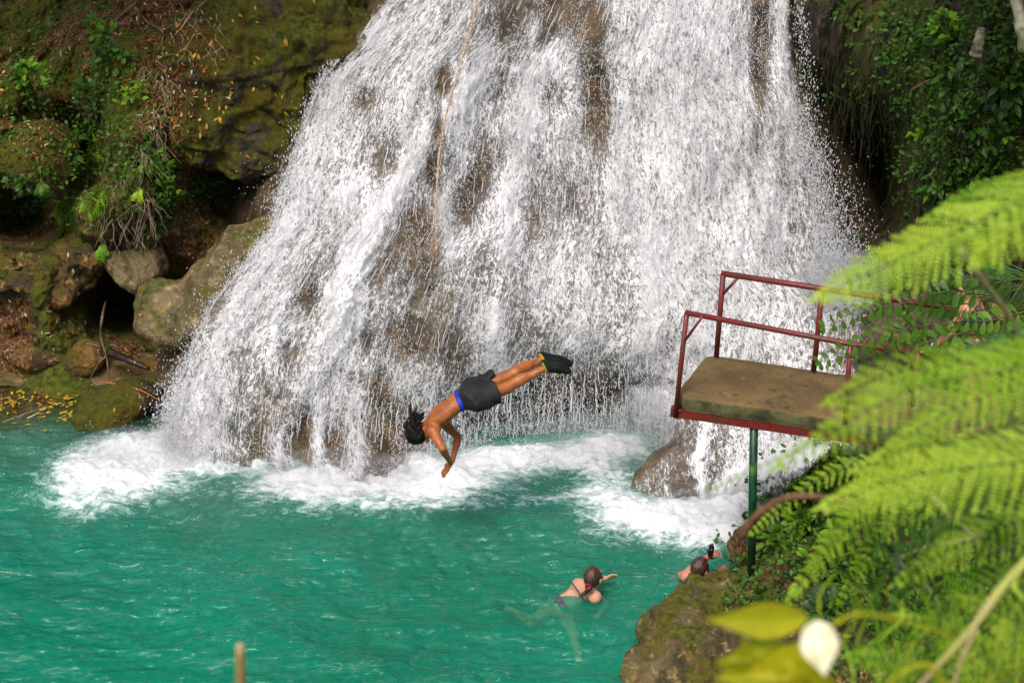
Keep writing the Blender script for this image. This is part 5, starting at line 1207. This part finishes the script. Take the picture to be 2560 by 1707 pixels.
def nearfern(base, fronds, label, mat, cat='fern', name='fern'):
    root = empty(name, at(*base))
    for pts, ll, lw, n_ in fronds:
        mb = MB(); frond(mb, [at(*p) for p in pts], int(n_*.66), ll*1.25, lw*.88, V(-.1, -.6, .8), .6, .0026, .05, 0, .30, start=.02, bi=1, env=lambda t: max(.12, (1-t)**.6)); mb.build('frond', [mat, M['stem']], root)
    rehome(root); return tag(root, label, cat)
LM = M['leaf_lime']
nearfern((2750, 480, 4.2), [(((2760, 410, 4.2), (2460, 545, 4.0), (2230, 655, 3.95), (2060, 735, 3.9)), .105, .017, 44), (((2760, 500, 4.4), (2600, 540, 4.3), (2500, 600, 4.2), (2440, 650, 4.2)), .075, .014, 30)], 'blurred bright lime fern frond cutting across the picture above the railing', LM)
nearfern((2760, 420, 5.0), [(((2760, 460, 5.0), (2600, 470, 5.0), (2450, 490, 5.0), (2330, 540, 5.0)), .09, .017, 34), (((2760, 520, 5.2), (2560, 540, 5.0), (2380, 600, 4.9), (2250, 640, 4.9)), .08, .016, 34)], 'blurred green fern behind the topmost lime frond at the right border', M['leaf_bright'])
nearfern((2760, 860, 3.9), [(((2780, 860, 4.0), (2560, 915, 3.9), (2250, 985, 3.8), (1960, 1155, 3.8)), .105, .016, 52), (((2780, 900, 4.4), (2500, 900, 4.2), (2240, 930, 4.1), (2080, 1000, 4.1)), .085, .015, 40), (((2780, 960, 4.4), (2560, 960, 4.2), (2350, 1040, 4.1), (2200, 1140, 4.1)), .08, .015, 36)], 'large blurred lime fern in front of the right end of the platform', LM)
nearfern((2760, 1100, 3.7), [(((2780, 1120, 3.8), (2500, 1160, 3.7), (2260, 1190, 3.7), (2070, 1260, 3.7)), .10, .016, 46), (((2780, 1200, 3.9), (2500, 1190, 3.8), (2200, 1260, 3.8), (1990, 1470, 3.8)), .085, .013, 44), (((2780, 1160, 4.2), (2480, 1120, 4.1), (2300, 1110, 4.0), (2150, 1170, 4.0)), .08, .015, 34)], 'blurred lime fern arching over the bank below the platform', LM)
nearfern((2760, 1400, 4.4), [(((2780, 1300, 4.5), (2560, 1300, 4.4), (2400, 1360, 4.3), (2250, 1450, 4.3)), .09, .016, 36), (((2780, 1480, 4.5), (2600, 1440, 4.4), (2420, 1480, 4.3), (2280, 1600, 4.3)), .09, .015, 34), (((2780, 1640, 4.3), (2600, 1600, 4.2), (2440, 1640, 4.2), (2330, 1740, 4.2)), .09, .015, 32)], 'blurred lime fern in the lower right corner', LM)
nearfern((2300, 1120, 4.0), [(((2260, 1020, 4.0), (2080, 1090, 3.9), (1910, 1160, 3.85), (1770, 1225, 3.8)), .013, .004, 34)], 'thin faint fern tip pointing left across the green post', LM)
# grass on the near bank
def blades(name, cnt, x0, x1, y0, y1, Y0_, Y1_, L, mat, label):
    mb = MB()
    for i in range(cnt):
        Yv = rnd.uniform(Y0_, Y1_); b = at(rnd.uniform(x0, x1), rnd.uniform(y0, y1), Yv); tip = b+V(rnd.gauss(-.05, .10), rnd.gauss(0, .05), L*rnd.uniform(.5, 1.1)); s = V(.005, 0, 0); pts = spline([b, (b+tip)/2+V(.02, 0, .03), tip], 6)
        vs = []; fs = []
        for k, q in enumerate(pts): w_ = 1-k/5.2; vs += [q-s*w_, q+s*w_+V(0, .002, 0)]
        for k in range(5): fs.append((2*k, 2*k+1, 2*k+3, 2*k+2))
        mb.add(vs, fs)
    return tag(mb.build(name, mat), kind='stuff')
blades('grass', 90, 2150, 2600, 1600, 2000, 5.0, 6.6, .30, M['leaf_bright'], 'blurred upright grass tuft in the lower right corner')
blades('grass', 50, 2300, 2640, 1380, 1640, 6.5, 8.0, .34, B, 'blurred grass tuft higher up at the right border')
# broad yellow-green leaves at the bottom, a cream petal-like leaf, stalks and branches
def bigleaf(p0, p1, Wp, mat, Yv, nrm=V(0, -1, .35), shape=2):
    a, b = at(*p0, Yv), at(*p1, Yv-.05); mb = MB(); L = np.linalg.norm(b-a); d = unit(b-a); n_ = unit(nrm-d*np.dot(nrm, d)); s = np.cross(d, n_); vs = []; fs = []
    for i in range(13):
        t = i/12; w_ = (math.sin(math.pi*min(1, t**.66*.98+.01))**1.15)*Wp*(1+.10*math.sin(9*t+p0[0]))
        for j in range(7): u = (j-3)/3; vs.append(a+d*L*t+s*u*w_*.5+n_*(abs(u)*w_*.14-.06*L*t*t))
    for i in range(12):
        for j in range(6): q = i*7+j; fs.append((q, q+1, q+8, q+7))
    mb.add(vs, fs); return mb
YB = 2.9
root = empty('broad_leaved_plant', at(2200, 1800, YB))
for p0, p1, Wp in (((2020, 1545), (1765, 1552), .060), ((2050, 1620), (1850, 1700), .06), ((2060, 1700), (1760, 1760), .085), ((1950, 1590), (1800, 1660), .035), ((2100, 1760), (1980, 1640), .05), ((1900, 1800), (1860, 1600), .07), ((2040, 1800), (2010, 1690), .05), ((2000, 1640), (1790, 1700), .075), ((1980, 1820), (1800, 1650), .07), ((2140, 1840), (1930, 1660), .075), ((2200, 1850), (2060, 1700), .06)):
    mb = bigleaf(p0, p1, Wp, None, YB); mb.build('leaf', M['leaf_yellow'], root)
mb = MB(); mb.tube(spline([at(2250, 1800, YB), at(2120, 1680, YB), at(2030, 1590, YB), at(1990, 1540, YB)], 10), .0018, 6); mb.build('stem', M['stem'], root)
rehome(root); tag(root, 'blurred plant with broad yellow green leaves at the bottom of the picture', 'plant')
mb = bigleaf((2038, 1550), (2062, 1690), .062, None, 2.75, V(-.1, -.7, .9)); o = mb.build('dead_leaf', plain('pale_cream_petal', (.80, .74, .36), .6, c2=(.95, .92, .70), scale=25)); tag(o, 'blurred pale cream leaf at the bottom beside the yellow green leaves', 'leaf')
def nstick(pts, rad, mat, name, label, cat): return stick(name, [at(*p) for p in pts], rad, mat, label, cat, n=14, sides=8)
nstick([(2085, 1560, 2.9), (2140, 1535, 2.9), (2240, 1545, 2.9), (2390, 1590, 2.9)], .0038, M['leaf_yellow'], 'stalk', 'blurred arching yellow stalk right of the cream leaf', 'stalk')
nstick([(2640, 1330, 3.2), (2520, 1450, 3.15), (2430, 1570, 3.1), (2330, 1680, 3.1), (2230, 1790, 3.1)], .0095, plain('tan_near_branch', (.55, .42, .22), .7, c2=(.42, .46, .08), scale=6), 'branch', 'blurred tan branch running diagonally at the lower right', 'branch')
nstick([(2440, 1570, 3.3), (2400, 1660, 3.3), (2370, 1780, 3.3)], .0055, plain('tan_twig', (.42, .34, .16), .7), 'branch', 'blurred tan twig forking down from the diagonal branch', 'twig')
nstick([(2370, 1720, 3.0), (2300, 1660, 3.0), (2150, 1760, 3.0)], .005, M['leaf_yellow'], 'stalk', 'blurred yellow green stalk crossing below the diagonal branch', 'stalk')
nstick([(2400, 620, 5.2), (2450, 690, 5.2), (2510, 770, 5.2), (2580, 880, 5.2)], .011, plain('mottled_branch', (.30, .20, .10), .8, c2=(.24, .27, .10), scale=30), 'branch', 'blurred mottled brown branch in front of the person at the railing', 'branch')
nstick([(1850, 1340, 4.8), (1885, 1295, 4.8), (1950, 1248, 4.8), (2040, 1240, 4.8), (2160, 1262, 4.8)], .013, plain('red_brown_limb', (.10, .045, .02), .85, c2=(.20, .10, .05), scale=30, bump=.8), 'branch', 'blurred red brown limb lying over the bank near the green post', 'branch')
nstick([(2330, 1240, 6.0), (2420, 1330, 6.0), (2450, 1340, 6.0), (2250, 1390, 6.0), (2330, 1480, 6.0), (2360, 1560, 6.0)], .010, plain('grey_brown_limb', (.22, .15, .09), .8, c2=(.36, .33, .2), scale=14), 'branch', 'blurred crooked grey brown branch among the ferns at the lower right', 'branch')
nstick([(2330, 1240, 6.2), (2400, 1310, 6.2), (2480, 1400, 6.2)], .010, M['twig'], 'branch', 'blurred dark branch slanting behind the lime fern', 'branch')
# bamboo stake
st_ = plain('dry_bamboo', (.42, .30, .09), .6, c2=(.55, .42, .20), scale=14)
root = empty('bamboo_stake', at(604, 1900, 3.4)); mb = MB(); q0, q1 = at(606, 1900, 3.4), at(600, 1607, 3.4)
mb.tube([q0, q0+(q1-q0)*.5, q0+(q1-q0)*.9, q0+(q1-q0)*.985, q1], [.0115, .0105, .0092, .0080, .0035], 14); mb.build('cane', st_, root)
mb = MB(); c = q0+(q1-q0)*.62; mb.tube([c-V(0, 0, .003), c, c+V(0, 0, .003)], [.0108, .0122, .0108], 14); mb.build('node', st_, root); rehome(root); tag(root, 'blurred tip of a tan bamboo stake at the bottom edge', 'stake')

# ================================================================ UNSEEN TREES added above the view so their crowns shade the cliffs
bark = plain('tree_bark', (.09, .06, .035), .9, c2=(.16, .12, .07), scale=10)
def tree(base, crown, r, nleaf, label):
    root = empty('tree', base); c = V(*crown); b = V(*base); mb = MB(); mb.tube(spline([b, b+(c-b)*.5+V(.2, .1, 0), c], 10), [.16-.011*i for i in range(10)], 10)
    for k in range(9):
        e = c+unit(rng.normal(0, 1, 3)*V(1, 1, .5))*r*.8; s0 = b+(c-b)*rnd.uniform(.7, 1); mb.tube(spline([s0, (s0+e)/2+V(0, 0, .15), e], 6), [.05-.007*i for i in range(6)], 6)
    mb.build('trunk', bark, root); lf = MB()
    cl = [c+unit(rng.normal(0, 1, 3))*r*rnd.uniform(.2, .9)*V(1, 1, .55) for _ in range(60)]
    for i in range(nleaf):
        p = cl[rnd.randrange(60)]+rng.normal(0, .26, 3); leaf(lf, p, rng.normal(0, 1, 3)-V(0, 0, .5), rng.normal(0, .6, 3)+V(0, 0, 1), .22, .09, .2, .1, 2)
    lf.build('crown', M['leaf_mid'], root); rehome(root); return tag(root, label, 'tree')
tree((-6.6, 23.5, 3.5), (-5.3, 20.6, 8.4), 2.5, 5400, 'unseen tree added to shade the top of the left cliff')
tree((-3.6, 26.0, 5.0), (-2.6, 22.0, 8.3), 1.7, 2600, 'unseen tree added for shade over the huge mossy boulder')
tree((6.6, 21.0, 5.5), (4.4, 17.6, 8.9), 2.3, 5200, 'unseen tree added to shade the right cliff')

# more near fronds filling the right border, greens and gaps
nearfern((2760, 700, 6.5), [(((2780, 780, 6.5), (2640, 800, 6.5), (2500, 880, 6.4), (2420, 980, 6.4)), .10, .02, 30)], 'blurred mid green fern frond hanging right of the person at the railing', M['leaf_bright'])
nearfern((2760, 1050, 4.6), [(((2780, 1000, 4.8), (2620, 1010, 4.7), (2480, 1060, 4.6), (2350, 1150, 4.6)), .09, .018, 34), (((2780, 1060, 5.2), (2560, 1080, 5.1), (2380, 1160, 5.0), (2260, 1290, 5.0)), .09, .018, 34), (((2780, 1240, 5.2), (2560, 1260, 5.1), (2380, 1300, 5.0), (2200, 1400, 5.0)), .09, .018, 34), (((2780, 1330, 4.8), (2640, 1350, 4.7), (2540, 1440, 4.6), (2470, 1560, 4.6)), .09, .018, 30)], 'dense blurred green fern between the two lime ferns at the right border', M['leaf_mid'])
nearfern((2150, 1250, 6.0), [(((2300, 1180, 6.0), (2150, 1260, 6.0), (2050, 1380, 6.0), (1960, 1520, 6.0)), .07, .016, 34), (((2360, 1230, 6.0), (2240, 1300, 6.0), (2160, 1400, 6.0), (2100, 1500, 6.0)), .07, .016, 30), (((2200, 1150, 6.2), (2080, 1180, 6.2), (1960, 1260, 6.2), (1880, 1330, 6.2)), .05, .014, 30)], 'blurred yellow green fern trailing down the bank right of the pitted rock', LM)

def nearblades(name, cnt, x0, x1, y0, y1, Ya, Yb_, L, wd, lean, mats):
    mb = MB()
    for i in range(cnt):
        Yv = rnd.uniform(Ya, Yb_); a = at(rnd.uniform(x0, x1), rnd.uniform(y0, y1), Yv); l_ = L*rnd.uniform(.5, 1.2); d = V(lean+rnd.gauss(0, .35), rnd.gauss(-.2, .3), rnd.choice([1, 1, -1])*1.0)
        d = unit(d); mb.cur = rnd.randrange(len(mats)); mid = a+d*l_*.5+V(rnd.gauss(0, .02), -.02, 0); tip = a+d*l_+V(rnd.gauss(0, .03), -.05, -.12*l_); S_ = spline([a, mid, tip], 7); s = unit(np.cross(d, V(0, 1, .3)))*wd*rnd.uniform(.5, 1.2)
        vs = []; fs = []
        for k, q in enumerate(S_): w_ = math.sin(math.pi*(k+.6)/7.2); vs += [q-s*w_, q+s*w_]
        for k in range(6): fs.append((2*k, 2*k+1, 2*k+3, 2*k+2))
        mb.add(vs, fs)
    return tag(mb.build(name, mats), kind='stuff')
nearblades('grass', 150, 2100, 2640, 1380, 1800, 3.6, 5.2, .17, .0045, -.25, [M['leaf_bright'], M['leaf_lime'], M['leaf_lime'], M['leaf_mid'], M['leaf_dark']])
nearblades('grass', 120, 2180, 2640, 1150, 1560, 4.6, 6.4, .22, .006, -.45, [M['leaf_mid'], M['leaf_dark'], M['leaf_dark']])
nearblades('grass', 26, 2120, 2640, 1480, 1760, 2.9, 3.6, .12, .0022, -.35, [M['leaf_yellow'], M['leaf_lime'], M['leaf_bright']])

nearfern((2760, 930, 4.6), [(((2780, 760, 4.7), (2620, 810, 4.7), (2480, 870, 4.6), (2340, 960, 4.6)), .07, .016, 30), (((2780, 980, 4.9), (2500, 1000, 4.8), (2300, 1060, 4.8), (2130, 1120, 4.8)), .075, .016, 34), (((2780, 1100, 5.3), (2600, 1180, 5.2), (2440, 1250, 5.2), (2300, 1360, 5.2)), .09, .018, 32)], 'blurred mid green fern layered behind the large lime fern', M['leaf_mid'])
nearfern((2500, 1900, 3.8), [(((2560, 1850, 3.8), (2500, 1700, 3.8), (2400, 1590, 3.8), (2260, 1540, 3.8)), .07, .014, 30), (((2640, 1850, 4.0), (2620, 1680, 4.0), (2540, 1560, 4.0), (2420, 1500, 4.0)), .08, .015, 30), (((2400, 1850, 3.9), (2330, 1720, 3.9), (2240, 1650, 3.9), (2130, 1640, 3.9)), .07, .014, 28)], 'blurred lime fern rising from the bottom edge under the tan branch', LM)

# ================================================================ LIGHT, WORLD, CAMERA
w = bpy.data.worlds.new('World'); sc.world = w; w.use_nodes = True
nt = w.node_tree; nt.nodes.clear(); so = nt.nodes.new('ShaderNodeOutputWorld'); bg = nt.nodes.new('ShaderNodeBackground'); sk = nt.nodes.new('ShaderNodeTexSky')
sk.sky_type = 'NISHITA'; sk.sun_disc = False; sk.sun_elevation = R(58); sk.sun_rotation = R(205); sk.dust_density = 4.0; sk.air_density = 1.0; sk.ozone_density = .6
bg.inputs[1].default_value = .115; nt.links.new(sk.outputs[0], bg.inputs[0]); nt.links.new(bg.outputs[0], so.inputs[0])
sl = bpy.data.lights.new('sun', 'SUN'); sl.energy = 2.3; sl.angle = R(20); sl.color = (1, .95, .87); so_ = bpy.data.objects.new('sun', sl); col.objects.link(so_)
sd = Vector((math.sin(R(205))*math.cos(R(58)), math.cos(R(205))*math.cos(R(58)), math.sin(R(58))))   # towards the sun
so_.rotation_euler = sd.to_track_quat('Z', 'Y').to_euler(); so_.location = (0, 0, 20)
cam = bpy.data.cameras.new('camera'); co = bpy.data.objects.new('camera', cam); col.objects.link(co); sc.camera = co
co.location = (0, 0, H); co.rotation_euler = (R(90)-TH, 0, 0); cam.lens = FPX/2560*36; cam.sensor_width = 36; cam.clip_end = 200; cam.clip_start = .05
cam.dof.use_dof = True; cam.dof.focus_distance = 20.0; cam.dof.aperture_fstop = 4.2
sc.view_settings.view_transform = 'Standard'; sc.view_settings.look = 'None'; sc.view_settings.exposure = 0.25; sc.view_settings.gamma = 1
sc.cycles.use_denoising = True; sc.cycles.max_bounces = 8; sc.cycles.transparent_max_bounces = 16; sc.cycles.caustics_reflective = False; sc.cycles.caustics_refractive = False
